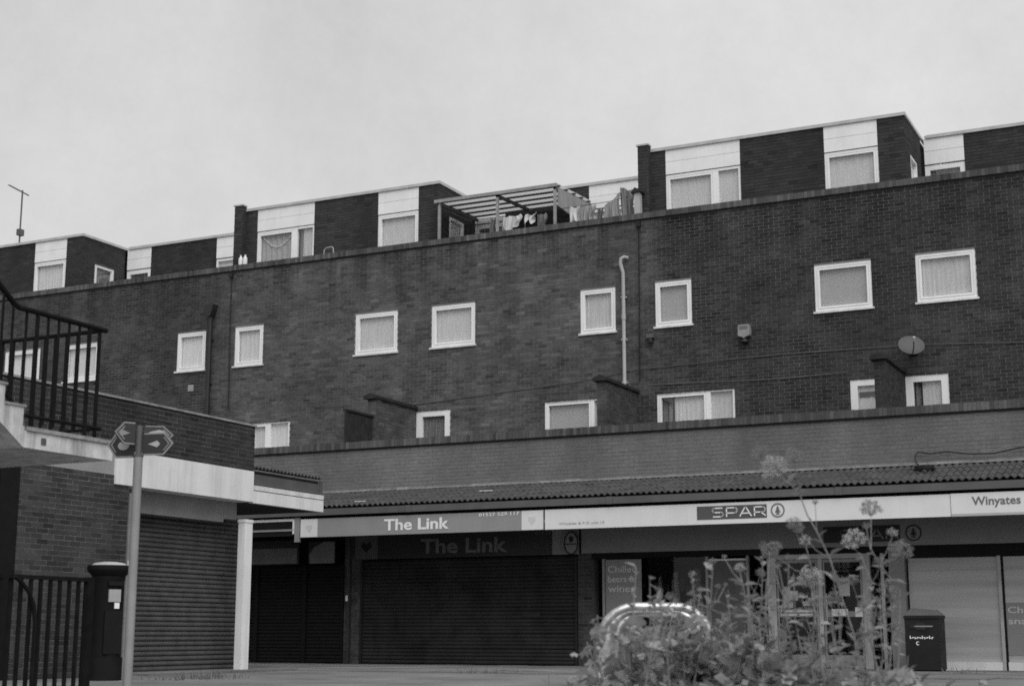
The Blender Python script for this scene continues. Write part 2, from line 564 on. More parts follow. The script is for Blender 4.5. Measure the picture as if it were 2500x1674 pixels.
def lay_bricks(parent, fr, rects, mat, singles=0, proud=0.006, pool=None):
    """the bricks that show largest become objects, the rest one part"""
    full = []
    for r in rects:
        if r[1]-r[0] > BW-0.001 and r[3]-r[2] > BH-0.001:
            c = proj(fr((r[0]+r[1])/2, 0, (r[2]+r[3])/2))
            if c and 0 < c[0] < 2500 and 0 < c[1] < 1674:
                a = proj(fr(r[0], 0, r[2])); b = proj(fr(r[1], 0, r[2]))
                full.append((abs(a[0]-b[0])*BH/c[2], r))
    full.sort(key=lambda t: -t[0])
    pick = set(id(t[1]) for t in full[:singles])
    b = MB()
    me = brick_mesh(mat, proud)
    ang = math.atan2(fr.u.y, fr.u.x)
    for r in rects:
        j = rnd.uniform(-0.002, 0.002)
        if id(r) in pick:
            p = fr((r[0]+r[1])/2, 0, (r[2]+r[3])/2)
            # the shared brick stands out along local +y: turn it to face out of the wall
            inst('brick', me, parent, p+fr.n*j, rot=(rnd.uniform(-.01, .01), 0, math.atan2(fr.n.y, fr.n.x)-math.pi/2))
        else:
            u0, u1, z0, z1 = r
            n = len(b.v)
            d = proud+j
            t = rnd.uniform(-.0015, .0015)
            for (u, dd, z) in ((u0, 0, z0), (u1, 0, z0), (u1, 0, z1), (u0, 0, z1), (u0, d, z0), (u1, d+t, z0), (u1, d+t, z1), (u0, d, z1)):
                b.v.append(fr(u, dd, z))
            for q in ((4, 5, 6, 7), (0, 1, 5, 4), (1, 2, 6, 5), (2, 3, 7, 6), (3, 0, 4, 7)):
                b.f.append(tuple(n+i for i in q))
    if b.v:
        o = b.build('brickwork', mat, parent)
        o['kind'] = 'stuff'
    return b


def coping_bricks(parent, fr, u0, u1, z0, z1, d0, d1, mat, name='coping'):
    """bricks on edge along the top of a wall"""
    b = MB(fr)
    n = int((u1-u0)/0.075)
    for i in range(n):
        a = u0+i*0.075
        b.box(a+0.004, a+0.071, d0+rnd.uniform(-.004, .004), d1+rnd.uniform(-.004, .004), z0, z1+rnd.uniform(-.003, .003))
    o = b.build(name, mat, parent); o['kind'] = 'stuff'
    c = MB(fr); c.box(u0, u1, d0+.012, d1-.008, z0+.004, z1-.008)
    c.build(name+'_bed', M['mortar'], parent)
    return o


# ------------------------------------------------------------------ windows
def ring(b, u0, u1, z0, z1, d0, d1, w, wt=None, wb=None, bottom=True):
    wt = w if wt is None else wt; wb = w if wb is None else wb
    b.box(u0, u0+w, d0, d1, z0, z1); b.box(u1-w, u1, d0, d1, z0, z1)
    b.box(u0+w, u1-w, d0, d1, z1-wt, z1)
    if bottom: b.box(u0+w, u1-w, d0, d1, z0, z0+wb)


def window(parent, fr, u0, u1, z0, z1, mull=(), curtain='net', sill=True, fw=0.06, sash=(True,), label=None, top_gap=True, name='window', mw=0.07, seed=0):
    b = MB(fr)
    ring(b, u0, u1, z0, z1, -0.10, -0.012, fw)
    edges = [u0+fw]
    for m_ in mull:
        b.box(m_-mw/2, m_+mw/2, -0.10, -0.014, z0+fw, z1-fw)
        edges += [m_-mw/2, m_+mw/2]
    edges.append(u1-fw)
    f = b.build(name, M['upvc'], parent, label=label)
    q = random.Random(seed+int(u0*97))
    for i in range(0, len(edges), 2):
        a, c = edges[i], edges[i+1]
        za, zb = z0+fw, z1-fw
        has = sash[(i//2) % len(sash)]
        sw = 0.0
        if has:
            s = MB(fr); sw = 0.042
            ring(s, a+.004, c-.004, za+.004, zb-.012, -0.075, -0.002, sw)
            s.build('sash', M['upvc'], f)
        p = MB(fr); p.box(a+sw, c-sw, -0.062, -0.058, za+sw, zb-sw); p.build('pane', M['glass'], f)
        kind = curtain[(i//2) % len(curtain)] if isinstance(curtain, (list, tuple)) else curtain
        if kind in ('net', 'blind', 'pale', 'part', 'drape'):
            lo = a
            if kind == 'part': lo = a+(c-a)*0.30
            amp = 0.0 if kind in ('blind', 'pale') else q.choice((0.003, 0.004, 0.006))
            ph = q.uniform(0, 6); kf = q.uniform(48, 85)
            def wave(s_, t_, lo=lo, c=c, za=za, zb=zb, amp=amp, ph=ph, kf=kf):
                u = lo+(c-lo)*s_
                return fr(u, -0.098+amp*(math.sin(kf*u+ph+1.6*math.sin(6.3*u+ph))+.6*math.sin(kf*.43*u+ph*2))*(0.6+0.4*t_), za+(zb-za)*(1-t_))
            cu = MB(fr); cu.grid(wave, 2 if amp == 0 else 110, 3)
            cu.build('blind' if amp == 0 else 'curtain', M[kind] if kind in ('blind', 'pale', 'drape') else q.choice((M['net'], M['sheer'], M['lace'])), f, smooth=True)
            if kind == 'part':
                def wave2(s_, t_, a=a, lo=lo):
                    u = a+(lo-a)*0.8*s_
                    return fr(u, -0.14+0.022*math.sin(46*u+1), za+(zb-za)*(1-t_))
                cv = MB(fr); cv.grid(wave2, 30, 3); cv.build('drape', M['drape'], f, smooth=True)
        elif kind == 'garland':
            cu = MB(fr); cu.grid(lambda s_, t_: fr(a+(c-a)*s_, -0.125+0.02*math.sin(40*s_), za+(zb-za)*(1-t_)), 40, 3)
            cu.build('curtain', M['blind'], f, smooth=True)
            pts = [fr(a+(c-a)*(0.08+0.9*t_), -0.085, zb-0.08-0.30*math.sin(math.pi*min(1, t_*1.05))) for t_ in [k/16 for k in range(17)]]
            ga = MB(); ga.tube(pts, 0.014, 5); ga.build('garland', M['net'], f)
    if sill:
        s = MB(fr); s.box(u0-.035, u1+.035, -0.011, 0.055, z0-.045, z0-.002)
        s.build('sill', M['sill'], f)
    return f


def text_part(name, body, parent, fr, u0, u1, z0, z1, d, mat, bold=0.0, depth=0.006, shear=0.0, keep=False, dz=0.0):
    cu = bpy.data.curves.new('lettering', 'FONT')
    cu.body = body; cu.size = 1.0; cu.offset = bold; cu.extrude = 0.5; cu.resolution_u = 3
    cu.shear = shear
    tmp = bpy.data.objects.new('lettering_tmp', cu); COL.objects.link(tmp)
    dg = bpy.context.evaluated_depsgraph_get()
    me = bpy.data.meshes.new_from_object(tmp.evaluated_get(dg))
    bpy.data.objects.remove(tmp); bpy.data.curves.remove(cu)
    xs = [v.co.x for v in me.vertices]; ys = [v.co.y for v in me.vertices]
    x0, x1, y0, y1 = min(xs), max(xs), min(ys), max(ys)
    o = ORG[parent.name]
    for v in me.vertices:
        u = u0+(v.co.x-x0)/(x1-x0)*(u1-u0); z = z0+(v.co.y-y0)/(y1-y0)*(z1-z0)
        if dz: z += dz*(u-u0)
        v.co = fr(u, d+(v.co.z+0.5)*depth, z)-o
    me.materials.clear(); me.materials.append(mat); me.name = name
    ob = bpy.data.objects.new(name, me); COL.objects.link(ob); ob.parent = parent
    ORG[ob.name] = o
    return ob


# ================================================================== THE SETTING
gm = MB()
gm.grid(lambda s, t: (-400+800*s, -300+900*t, -0.006), 8, 8)
gm.build('ground', M['paving'], None, origin=(0, 0, 0), kind='structure')
pv = MB()
# paving slabs in front of the shops, each 0.6 m, laid with open joints
for i in range(34):
    for j in range(9):
        if rnd.random() < 0.03: continue
        x = -20.2+i*0.602; y = 22.1+j*0.602
        h = rnd.uniform(-.004, .004)
        pv.box(x, x+0.592, y, y+0.592, -0.03, 0.008+h)
pv.build('paving', M['paving'], None, origin=(-10, 24, 0), kind='structure')

# ================================================================== APARTMENT BLOCK
XL, XR = -35.0, 5.0
FM = Fr((0, 30.5, 0), (1, 0, 0), (0, -1, 0))
ap = thing('apartment_block', 'long dark brick block of flats with white windows and stepped penthouses on its roof', 'building', (-14, 33, 0))
upper = [(-30.50, -29.22, 'net'), (-28.33, -27.15, 'net'), (-24.53, -23.62, 'net'), (-22.70, -21.83, 'net'), (-19.10, -17.91, 'pale'),
         (-16.97, -15.80, 'pale'), (-13.11, -12.25, 'net'), (-11.30, -10.45, 'blind'), (-7.71, -6.505, 'blind'), (-5.595, -4.40, 'net'),
         (-1.68, -0.80, 'net'), (0.12, 0.98, 'blind'), (3.75, 4.80, 'net')]
lower = [(-25.46, -24.05, 'w1'), (-22.75, -20.95, 'w2'), (-17.36, -16.45, 'd'), (-14.01, -12.60, 'w1'), (-11.30, -9.53, 'w2'), (-7.05, -6.15, 'd2'),
         (-5.92, -5.06, 'd3'), (-2.56, -1.15, 'w1'), (0.15, 1.92, 'w2')]
UZ0, UZ1 = 7.285, 8.295
LZ0, LZ1 = 4.30, 5.80
holes = [(a, b, UZ0, UZ1) for a, b, _ in upper]+[(a, b, 3.75 if k[0] == 'd' else LZ0, LZ1) for a, b, k in lower]
wall_panel('wall', ap, FM, XL, XR, 0.0, 9.77, holes, M['mortar_block'], 0.28)
main_rects = brick_rects(XL, XR, 4.30, 9.77, holes)
for i, (a, b, c) in enumerate(upper):
    window(ap, FM, a, b, UZ0, UZ1, curtain=c, seed=i)
for i, (a, b, k) in enumerate(lower):
    if k == 'w2':
        window(ap, FM, a, b, LZ0, LZ1, mull=(a+1.17,), curtain=['part', 'net'], sash=(True, False), fw=0.05, mw=0.10, seed=i, label='two light white window with parted net curtains')
    elif k == 'w1':
        window(ap, FM, a, b, LZ0, LZ1, mull=(b-0.24,), curtain=['blind', 'blind'], sash=(True, False), fw=0.05, mw=0.08, seed=i)
    elif k == 'd':
        window(ap, FM, a, b, 3.75, LZ1, curtain='drape', sill=False, fw=0.15, sash=(False,), name='door', seed=i)
    elif k == 'd2':
        d_ = window(ap, FM, a, b, 3.75, LZ1, curtain='net', sill=False, fw=0.15, sash=(False,), name='door', seed=i)
        fb = MB(FM)
        for q in range(14):
            u = a+0.17+q*0.042
            fb.box(u, u+0.036, -0.085, -0.07, LZ1-0.36-0.03*rnd.random(), LZ1-0.27)
        fb.build('valance', M['ink_black'], d_)
    else:
        window(ap, FM, a, b, 3.75, LZ1, curtain='part', sill=False, fw=0.15, sash=(False,), name='door', seed=i)
# parapet coping and a black strip painting the shadow of its overhang
coping_bricks(ap, FM, XL, XR, 9.79, 9.925, -0.28, 0.055, M['brick_cope'])
gap = MB(FM); gap.box(XL, XR, -0.27, 0.022, 9.755, 9.788); gap.build('shadow_strip', M['cable'], ap)
# shell: ends, back, decks
sh = MB()
sh.box(XL, XL+0.25, 30.79, 42, 0, 9.3); sh.box(XR-0.25, XR, 30.79, 42, 0, 9.3); sh.box(XL+.26, XR-.26, 41.75, 42, 0, 9.3)
sh.build('shell', M['mortar'], ap)
dk = MB(); dk.box(XL, XR, 30.79, 42, 9.31, 9.45); dk.build('roof_deck', M['grey'], ap)
fl = MB(); fl.box(XL+.26, XR-.26, 30.79, 41.74, 6.1, 6.3); fl.box(XL+.26, XR-.26, 30.79, 41.74, 3.3, 3.5); fl.build('floor_slab', M['dark'], ap)
iw = MB()
iw.box(XL+.26, XR-.26, 33.6, 33.7, 3.51, 6.09); iw.box(XL+.26, XR-.26, 33.6, 33.7, 6.31, 9.3)
iw.box(XL+.26, XL+.3, 31.4, 33.19, 9.46, 11.6)
iw.build('inner_wall', M['dark'], ap)

# --- penthouses: same unit every 11.45 m
PENT = 11.45
FP = Fr((0, 31.4, 0), (1, 0, 0), (0, -1, 0))
FB = Fr((0, 33.2, 0), (1, 0, 0), (0, -1, 0))
PZ0, PZ1, PZH, PZT = 9.46, 11.67, 11.03, 11.65
pent_rects, rear_rects = [], []
CUR = {0: ('garland', 'pale', 'net'), -1: ('net', 'net', 'net'), 1: ('pale', 'pale', 'net'), 2: ('net', 'blind', 'net')}
for k in (-1, 0, 1, 2):
    o = PENT*k
    x0, x1 = max(-23.28+o, XL), min(-17.30+o, XR)
    if x0 >= x1: continue
    hs = []
    for (a, b, c, m_, lab) in ((-22.77, -20.98, (CUR[k][0], 'pale' if k != 0 else 'part'), (-21.575,), None), (-19.06, -17.88, (CUR[k][1],), (), None)):
        a += o; b += o
        if a < XL or b > XR: continue
        hs.append((a, b, 9.95, PZT))
        window(ap, FP, a, b, 9.95, 11.03, mull=[q+o for q in m_], curtain=list(c), sill=True, fw=0.055, mw=0.13, sash=(True, False), seed=k+9)
        z = 11.035
        for q in range(2):                                        # two white boards over each window
            p = MB(FP); p.box(a+.004, b-.004, -0.08, 0.006, z+0.014+q*0.305, z+0.014+q*0.305+0.298)
            p.build('board', M['board'], ap)
    wall_panel('penthouse_wall', ap, FP, x0, x1, PZ0, PZT, hs, M['mortar_pent'], 0.2)
    pent_rects += [(FP, r) for r in brick_rects(x0, x1, 9.7, PZT, hs)]
    # fin wall at the left end of the unit
    if x0 > XL+.01:
        fn = MB(); fn.box(-23.38+o, -23.13+o, 31.2, 31.385, PZ0, 11.76); fn.build('fin_wall', M['mortar_pent'], ap)
        ff = Fr((0, 31.2, 0), (1, 0, 0), (0, -1, 0))
        pent_rects += [(ff, r) for r in brick_rects(-23.38+o, -23.13+o, 9.7, 11.75, [], uref=-23.38+o)]
        ff2 = Fr((-23.13+o, 0, 0), (0, 1, 0), (1, 0, 0))
        pent_rects += [(ff2, r) for r in brick_rects(31.2, 31.385, 9.7, 11.75, [])]
        cp = MB(); cp.box(-23.41+o, -23.10+o, 31.17, 31.38, 11.762, 11.80); cp.box(-23.29+o, -23.20+o, 31.60, 33.19, PZ0, 11.6); cp.build('fin_cap', M['trim'], ap)
    # right return wall with a small window
    if x1 < XR-.01:
        fs = Fr((x1, 0, 0), (0, 1, 0), (1, 0, 0))
        sh_ = [(31.93, 32.75, 10.15, 10.98)]
        wall_panel('return_wall', ap, fs, 31.61, 33.19, PZ0, PZT, sh_, M['mortar_pent'], 0.19)
        e = MB(); e.box(x1-.19, x1-.001, 31.4, 31.605, PZ0, PZT-.002)
        pent_rects += [(fs, r) for r in brick_rects(31.40, 33.19, 9.7, PZT, sh_)]
        window(ap, fs, 31.93, 32.75, 10.15, 10.98, curtain=('part',) if k != -1 else ('drape',), sill=False, fw=0.05, seed=k+30)
    # roof of the unit with its pale edging
    rf = MB(); rf.box(x0+.05, x1-.05, 31.45, 42, PZT+.002, PZT+0.05); rf.build('roof', M['grey'], ap)
    et = MB(); et.box(x0-.0, x1+0.04, 31.355, 31.40, PZT-.012, 11.71); et.box(x1+.0, x1+.04, 31.402, 42, PZT-.012, 11.71)
    et.build('roof_edging', M['trim'], ap)
    pt = MB(); pt.box(x0+.25, x1-.25, 33.5, 33.6, PZ0, PZT); pt.build('inner_wall', M['dark'], ap)
for k in (-2, -1, 0, 1, 2):
    o = PENT*k
    x0, x1 = max(-28.66+PENT+o, XL), min(-23.53+PENT+o, XR)
    if x0 >= x1: continue
    hs = []
    for (a, b, kind) in ((-17.22, -16.34, 'door'), (-14.01, -12.35, 'win')):
        a += o; b += o
        if a < XL or b > XR: continue
        hs.append((a, b, 9.5, PZT))
        window(ap, FB, a, b, 9.5, 11.0, curtain='drape' if kind == 'door' else 'net', sill=False, fw=0.11 if kind == 'door' else 0.06, sash=(False,), name='door' if kind == 'door' else 'window', seed=k+50)
        for q in range(2):
            p = MB(FB); p.box(a+.004, b-.004, -0.08, 0.006, 11.03+q*0.312, 11.03+q*0.312+0.304); p.build('board', M['board'], ap)
    wall_panel('rear_wall', ap, FB, x0, x1, PZ0, PZT, hs, M['mortar_pent'], 0.2)
    pent_rects += [(FB, r) for r in brick_rects(x0, x1, 9.9, PZT, hs)]
    rf = MB(); rf.box(x0-.0, x1, 33.25, 42, PZT+.052, PZT+0.07); rf.build('roof', M['grey'], ap)
    et = MB(); et.box(x0+.045, x1-.03, 33.155, 33.20, PZT-.012, 11.71); et.build('roof_edging', M['trim'], ap)
    pt = MB(); pt.box(x0+.25, x1-.25, 34.5, 34.6, PZ0, PZT); pt.build('inner_wall', M['dark'], ap)
pb = MB()
for (fr, r) in pent_rects:
    n = len(pb.v); u0, u1, z0, z1 = r; d = 0.007+rnd.uniform(-.002, .002)
    for (u, dd, z) in ((u0, 0, z0), (u1, 0, z0), (u1, 0, z1), (u0, 0, z1), (u0, d, z0), (u1, d, z0), (u1, d, z1), (u0, d, z1)):
        pb.v.append(fr(u, dd, z))
    for q in ((4, 5, 6, 7), (0, 1, 5, 4), (1, 2, 6, 5), (2, 3, 7, 6), (3, 0, 4, 7)): pb.f.append(tuple(n+i for i in q))
pb.build('penthouse_brickwork', M['brick_pent'], ap)['kind'] = 'stuff'
lay_bricks(ap, FM, main_rects, M['brick'], singles=300)

# pipes, vents and cables of the block
def clips(b, x, y, z0, z1, r, n):
    for i in range(n):
        z = z0+(z1-z0)*(i+.5)/n
        b.box(x-r-.012, x+r+.012, y-.02, 30.492, z-.02, z+.02)
dp = MB(); dp.tube([(-23.42, 30.40, 8.66), (-23.42, 30.40, 3.6)], 0.056, 10); clips(dp, -23.42, 30.40, 4, 8.6, .045, 4)
dpo = dp.build('downpipe', M['pipe_dark'], ap, smooth=True, label='black downpipe with a hopper head')
hp = MB(); hp.prism([(-23.57, 8.93), (-23.27, 8.93), (-23.30, 8.78), (-23.36, 8.62), (-23.48, 8.62), (-23.54, 8.78)], 30.28, 30.487, lambda p, q, t: (p, t, q))
hp.build('hopper', M['pipe_dark'], dpo)
wp = MB(); wp.tube([(-11.93, 30.46, 8.92), (-11.99, 30.38, 8.93), (-12.05, 30.37, 8.90), (-12.07, 30.37, 8.80), (-12.04, 30.38, 8.66), (-12.02, 30.40, 8.58), (-12.02, 30.40, 5.0)], 0.042, 10)
clips(wp, -12.02, 30.40, 5.6, 8.5, .042, 3)
wp.tube([(-12.02, 30.40, 7.62), (-12.02, 30.40, 7.5)], 0.052, 10)
wp.build('soil_pipe', M['pipe'], ap, smooth=True, label='pale pipe with a swan neck at its top')
for (x, za, zb, dx) in ((-22.86, 9.74, 6.2, 0.05), (-11.66, 9.74, 6.1, -0.03)):
    c = MB(); c.tube([(x, 30.47, za), (x+dx*.3, 30.47, (za+zb)/2), (x+dx, 30.47, zb)], 0.014, 5)
    c.box(x-.05, x+.05, 30.42, 30.487, za-.13, za-.03)
    c.build('cable', M['cable'], ap)
for pts in ([(-17.5, 5.95), (-17.3, 5.96), (-13.1, 6.20), (-11.8, 6.36), (-8.5, 6.44), (-5.5, 6.40), (-3.5, 6.28), (3, 6.1)],):
    c = MB(); c.tube([(x, 30.475, z) for x, z in pts], 0.008, 5); c.build('cable', M['gutter'], ap)
c = MB(); c.tube([(-11.5, 30.475, 6.0), (-9.0, 30.475, 5.93), (-8.5, 30.475, 5.92), (-7.1, 30.475, 5.95)], 0.007, 5); c.build('cable', M['mortar'], ap)
av = MB(FM); av.box(-24.12, -23.95, 0.0, 0.02, 6.74, 6.90)
for q in range(5): av.box(-24.105, -23.965, 0.02, 0.028, 6.76+q*.026, 6.773+q*.026)
av.build('air_vent', M['pipe'], ap)

# ================================================================== SHOP ROW
SY = 27.4
FS = Fr((0, SY, 0), (1, 0, 0), (0, -1, 0))            # shop fronts
FW = Fr((0, 27.2, 0), (1, 0, 0), (0, -1, 0))          # parapet above the canopy
FF = Fr((0, 25.9, 0), (1, 0, 0), (0, -1, 0))          # fascia line
sr = thing('shop_row', 'row of ground floor shops under a tiled canopy below the brick flats', 'building', (-8, 28, 0))
SL = -24.0
wall_panel('parapet_wall', sr, FW, SL, XR, 2.72, 4.49, [], M['mortar_low'], 0.26)
lay_bricks(sr, FW, brick_rects(SL, XR, 3.40, 4.49, []), M['brick_low'], singles=0, proud=0.004)
coping_bricks(sr, FW, SL, XR, 4.512, 4.66, -0.29, 0.06, M['brick_cope'])
gp = MB(FW); gp.box(SL, XR, -0.25, 0.03, 4.478, 4.511); gp.build('shadow_strip', M['cable'], sr)  # black strip painting the shadow line under this coping too
td = MB(); td.box(SL, XR, 27.47, 30.49, 3.3, 3.42); td.build('terrace_deck', M['grey'], sr)
# canopy: tiles on a slope, flashing, gutter board, soffit
def slope_z(y): return 3.16+(y-25.88)*(3.56-3.16)/(27.2-25.88)
TW, TLn = 0.24, 0.37
tm = MB()
n = 12
def tz(s): return 0.020*math.cos(s*2*math.pi*2)+0.02
for k in (0, 1):
    for (yy) in (0.0, TLn):
        for i in range(n+1):
            s = i/n
            tm.v.append(Vector((s*TW, yy, tz(s)+(0.016 if k else 0.0)-(0.012 if yy > 0 else 0.0))))
W1 = n+1
for i in range(n):
    tm.f.append((2*W1+i, 2*W1+i+1, 3*W1+i+1, 3*W1+i)); tm.f.append((i, W1+i, W1+i+1, i+1)); tm.f.append((i, i+1, 2*W1+i+1, 2*W1+i))
tm.f.append((0, 2*W1, 3*W1, W1)); tm.f.append((n, W1+n, 3*W1+n, 2*W1+n))
TILE = tm.mesh('tile', M['tile'], smooth=False)
ang = math.atan2(3.56-3.16, 27.2-25.88)
stx = MB()
def place_tiles(parent, x0, x1, xvis):
    for r in range(4):
        y = 25.80+r*0.34*math.cos(ang)
        z = slope_z(y)+0.01
        i = 0
        while x0+i*TW < x1:
            x = x0+i*TW
            if x < xvis:
                o = inst('tile', TILE, parent, (x+rnd.uniform(-.004, .004), y+rnd.uniform(-.01, .01), z+rnd.uniform(-.002, .004)), rot=(ang+rnd.uniform(-.012, .012), 0, 0))
            else:
                b0 = len(stx.v)
                for v in tm.v:
                    q = Matrix.Rotation(ang, 3, 'X') @ v
                    stx.v.append(Vector((x, y, z))+q)
                stx.f += [tuple(b0+j for j in f_) for f_ in tm.f]
            i += 1
place_tiles(sr, -17.65, XR, -3.0)
stx.build('tiling', M['tile'], sr)['kind'] = 'stuff'
rb = MB(); rb.prism([(25.86, 3.10), (27.19, 3.10), (27.19, slope_z(27.19)-.01), (25.86, slope_z(25.86)-.01)], SL, XR, lambda p, q, t: (t, p, q)); rb.build('roof_base', M['dark'], sr)
fla = MB()
for i in range(int((XR-SL)/0.30)):
    x = SL+i*0.30
    fla.box(x, x+.297, 27.10, 27.192, slope_z(27.13)+.045, slope_z(27.13)+.075+rnd.uniform(0, .02))
fla.build('flashing', M['lead'], sr)
gu = MB(); gu.box(SL, XR, 25.80, 25.858, 2.995, 3.125); gu.build('gutter_board', M['gutter'], sr)
gj = MB()
for x in (-14.9, -10.6, -6.3, -2.0): gj.box(x, x+.12, 25.785, 25.799, 2.99, 3.13)
gj.build('gutter_joint', M['gutter'], sr)
so = MB(); so.box(SL, XR, 25.86, 27.19, 2.70, 2.74); so.build('soffit', M['grey'], sr)
# shop front: piers and lintels
def pier(x0, x1, z1=2.70):
    wall_panel('pier', sr, FS, x0, x1, 0, z1, [], M['mortar'], 0.35)
    lay_bricks(sr, FS, brick_rects(x0, x1, 0, z1, [], uref=x0), M['brick'], proud=0.006)
pier(-17.30, -16.90); pier(-11.88, -11.58)
pc = MB(); pc.box(-5.76, -5.48, 27.30, 27.75, 0, 2.16); pc.build('pier', M['grey'], sr)
bp = MB(); bp.tube([(-17.12, 27.30, 2.6), (-17.12, 27.30, 0.02)], 0.05, 8); bp.build('downpipe', M['pipe_dark'], sr, smooth=True)
sp = MB(); sp.box(-17.165, -17.115, 27.235, 27.25, 1.30, 1.42); sp.build('sticker', M['sign_white'], sr)
li = MB(FS); li.box(-11.76, XR, -0.2, 0.10, 2.18, 2.67); li.build('lintel', M['lintel'], sr)
hb = MB(FS); hb.box(-11.57, -5.48, -0.2, 0.02, 2.07, 2.178); hb.box(-5.48, XR, -0.2, 0.0, 1.96, 2.178); hb.build('shutter_box', M['black'], sr)


def shutter(parent, fr, u0, u1, z0, z1, mat, pitch=0.075, deep=0.02, rail=True, label=None):
    b = MB(fr); b.box(u0, u1, -0.05, -0.03, z0, z1); s = b.build('roller_shutter', mat, parent, label=label)
    L = u1-u0
    sm = MB()
    pr = [(0.0, 0.0), (deep*.75, 0.012), (deep, pitch*.40), (deep*.8, pitch*.72), (0.0, pitch*.97), (-0.012, pitch*.97), (-0.012, 0.0)]
    sm.prism(pr, 0, L, lambda p, q, t: fr.u*t+fr.n*p+Vector((0, 0, q)))
    me = sm.mesh('slat', mat)
    z = z0
    while z+pitch*.9 < z1:
        inst('slat', me, s, fr(u0, -0.012+rnd.uniform(-.003, .003), z+rnd.uniform(-.002, .002)), rot=(0, rnd.uniform(-.0012, .0012) if abs(fr.u.x) > .5 else 0, rnd.uniform(-.0015, .0015)))
        z += pitch
    if rail:
        for (a_, b_) in ((u0-.05, u0-.004), (u1+.004, u1+.05)):
            r = MB(fr); r.box(a_, b_, -0.05, 0.03, z0, z1); r.build('guide_rail', mat, s)
    return s
ls = shutter(sr, FS, -16.84, -11.94, 0.02, 2.14, M['slat_dark'], 0.075, 0.016, label='wide dark roller shutter of the middle shop')
sl_ = MB(FS); sl_.box(-13.08, -12.70, 0.004, 0.016, 0.94, 1.05); sl_.build('letter_flap', M['ink_black'], ls)
shutter(sr, FS, -19.5, -18.35, 0.02, 2.06, M['black'], 0.075, 0.014, label='black shutter in the corner bay')
shutter(sr, FS, -18.25, -17.36, 0.02, 2.06, M['black'], 0.075, 0.014, label='narrow black shutter beside the brick pier')
shutter(sr, FS, -23.5, -19.6, 0.02, 2.06, M['black'], 0.075, 0.014)
# SPAR shop window, door and glazing bars
gx = MB(FS)
for (a, b) in ((-11.36, -11.31), (-9.24, -9.19), (-8.44, -8.39)): gx.box(a, b, -0.08, 0.0, 0.30, 2.07)
gx.box(-11.31, -8.44, -0.08, -0.002, 0.22, 0.30)
gx.build('window_frame', M['post'], sr)
st = MB(FS); st.box(-11.56, -8.05, -0.2, 0.01, 0, 0.22); st.build('stall_riser', M['grey'], sr)
gp_ = MB(FS); gp_.box(-11.31, -9.24, -0.045, -0.04, 0.30, 2.07); gp_.build('pane', M['glass_shop'], sr)
wh = MB(FS); wh.box(-9.19, -8.44, -0.06, -0.04, 0.30, 1.98); wh.build('panel', M['panel'], sr, label='plain grey panel beside the shop door')
hl = MB(FS); hl.box(-9.2, -8.44, -0.055, -0.036, 1.985, 2.02); hl.build('light_strip', M['sign_white'], sr)
for (a, b, bar) in ((-7.86, -7.09, True), (-6.99, -6.27, False)):
    d_ = MB(FS); ring(d_, a, b, 0.03, 1.97, -0.06, -0.01, 0.035, 0.06, 0.22)
    d_.box(a+.035, b-.035, -0.055, -0.012, 0.93, 1.03)
    do = d_.build('shop_door', M['post'], sr)
    p = MB(FS); p.box(a+.035, b-.035, -0.037, -0.033, 1.03, 1.91); p.box(a+.035, b-.035, -0.037, -0.033, 0.25, 0.93); p.build('pane', M['glass_shop'], do)
    h = MB(FS); h.tube([FS(b-.06 if bar else a+.06, 0.03, 0.8), FS(b-.06 if bar else a+.06, 0.03, 1.35)], 0.012, 6); h.build('handle', M['steel'], do)
    for q in range(5):
        u = a+.07+rnd.random()*(b-a-.3); z = 1.05+rnd.random()*.55
        s_ = MB(FS); s_.box(u, u+rnd.uniform(.08, .18), -0.031, -0.029, z, z+rnd.uniform(.08, .2)); s_.build('notice', rnd.choice([M['sign_white'], M['sign_mid'], M['sign_ink']]), do)
for (a, b_, y) in ((-11.25, -9.3, 0.75), (-7.8, -7.1, 0.9), (-6.95, -6.3, 0.7)):
    q = random.Random(int(a*10)); gd = MB(FS); shf = MB(FS)
    for z in (0.35, 0.72, 1.08, 1.44):
        shf.box(a, b_, -y-.35, -y, z-.02, z)
        u = a
        while u < b_-.12:
            w_ = q.uniform(.06, .2); gd.box(u, u+w_, -y-.3, -y-q.uniform(.0, .08), z+.001, z+q.uniform(.10, .28)); u += w_+q.uniform(.01, .09)
    shf.build('shelf', M['dark'], sr); gd.build('goods', brick_mat('goods', 0.075, 0.95, 0.1, 0.5), sr)['kind'] = 'stuff'
for (a, b_, z0_, z1_) in ((-7.80, -7.50, 0.955, 0.985), (-7.80, -7.20, 1.02, 1.06), (-7.45, -7.2, 0.955, 0.985), (-6.85, -6.55, 0.95, 1.07), (-6.42, -6.28, 0.93, 1.10), (-7.74, -7.56, 1.1, 1.35), (-6.7, -6.5, 1.3, 1.62)):
    s_ = MB(FS); s_.box(a, b_, -0.0095, -0.0065, z0_, z1_); s_.build('notice', M['sign_white'] if z1_ < 1.2 else M['sign_mid'], sr)
df = MB(FS)
df.box(-8.03, -7.87, -0.1, 0.02, 0, 2.06); df.box(-6.26, -6.12, -0.1, 0.02, 0, 2.06); df.box(-7.08, -7.0, -0.1, 0.0, 0, 1.98); df.box(-7.868, -6.262, -0.1, 0.012, 1.98, 2.066)
df.box(-5.93, -5.87, -0.1, 0.0, 0, 2.06)
df.build('door_frame', M['pipe'], sr)
dp2 = MB(FS); dp2.box(-6.11, -5.94, -0.06, -0.05, 0.4, 2.06); dp2.build('pane', M['glass_shop'], sr)
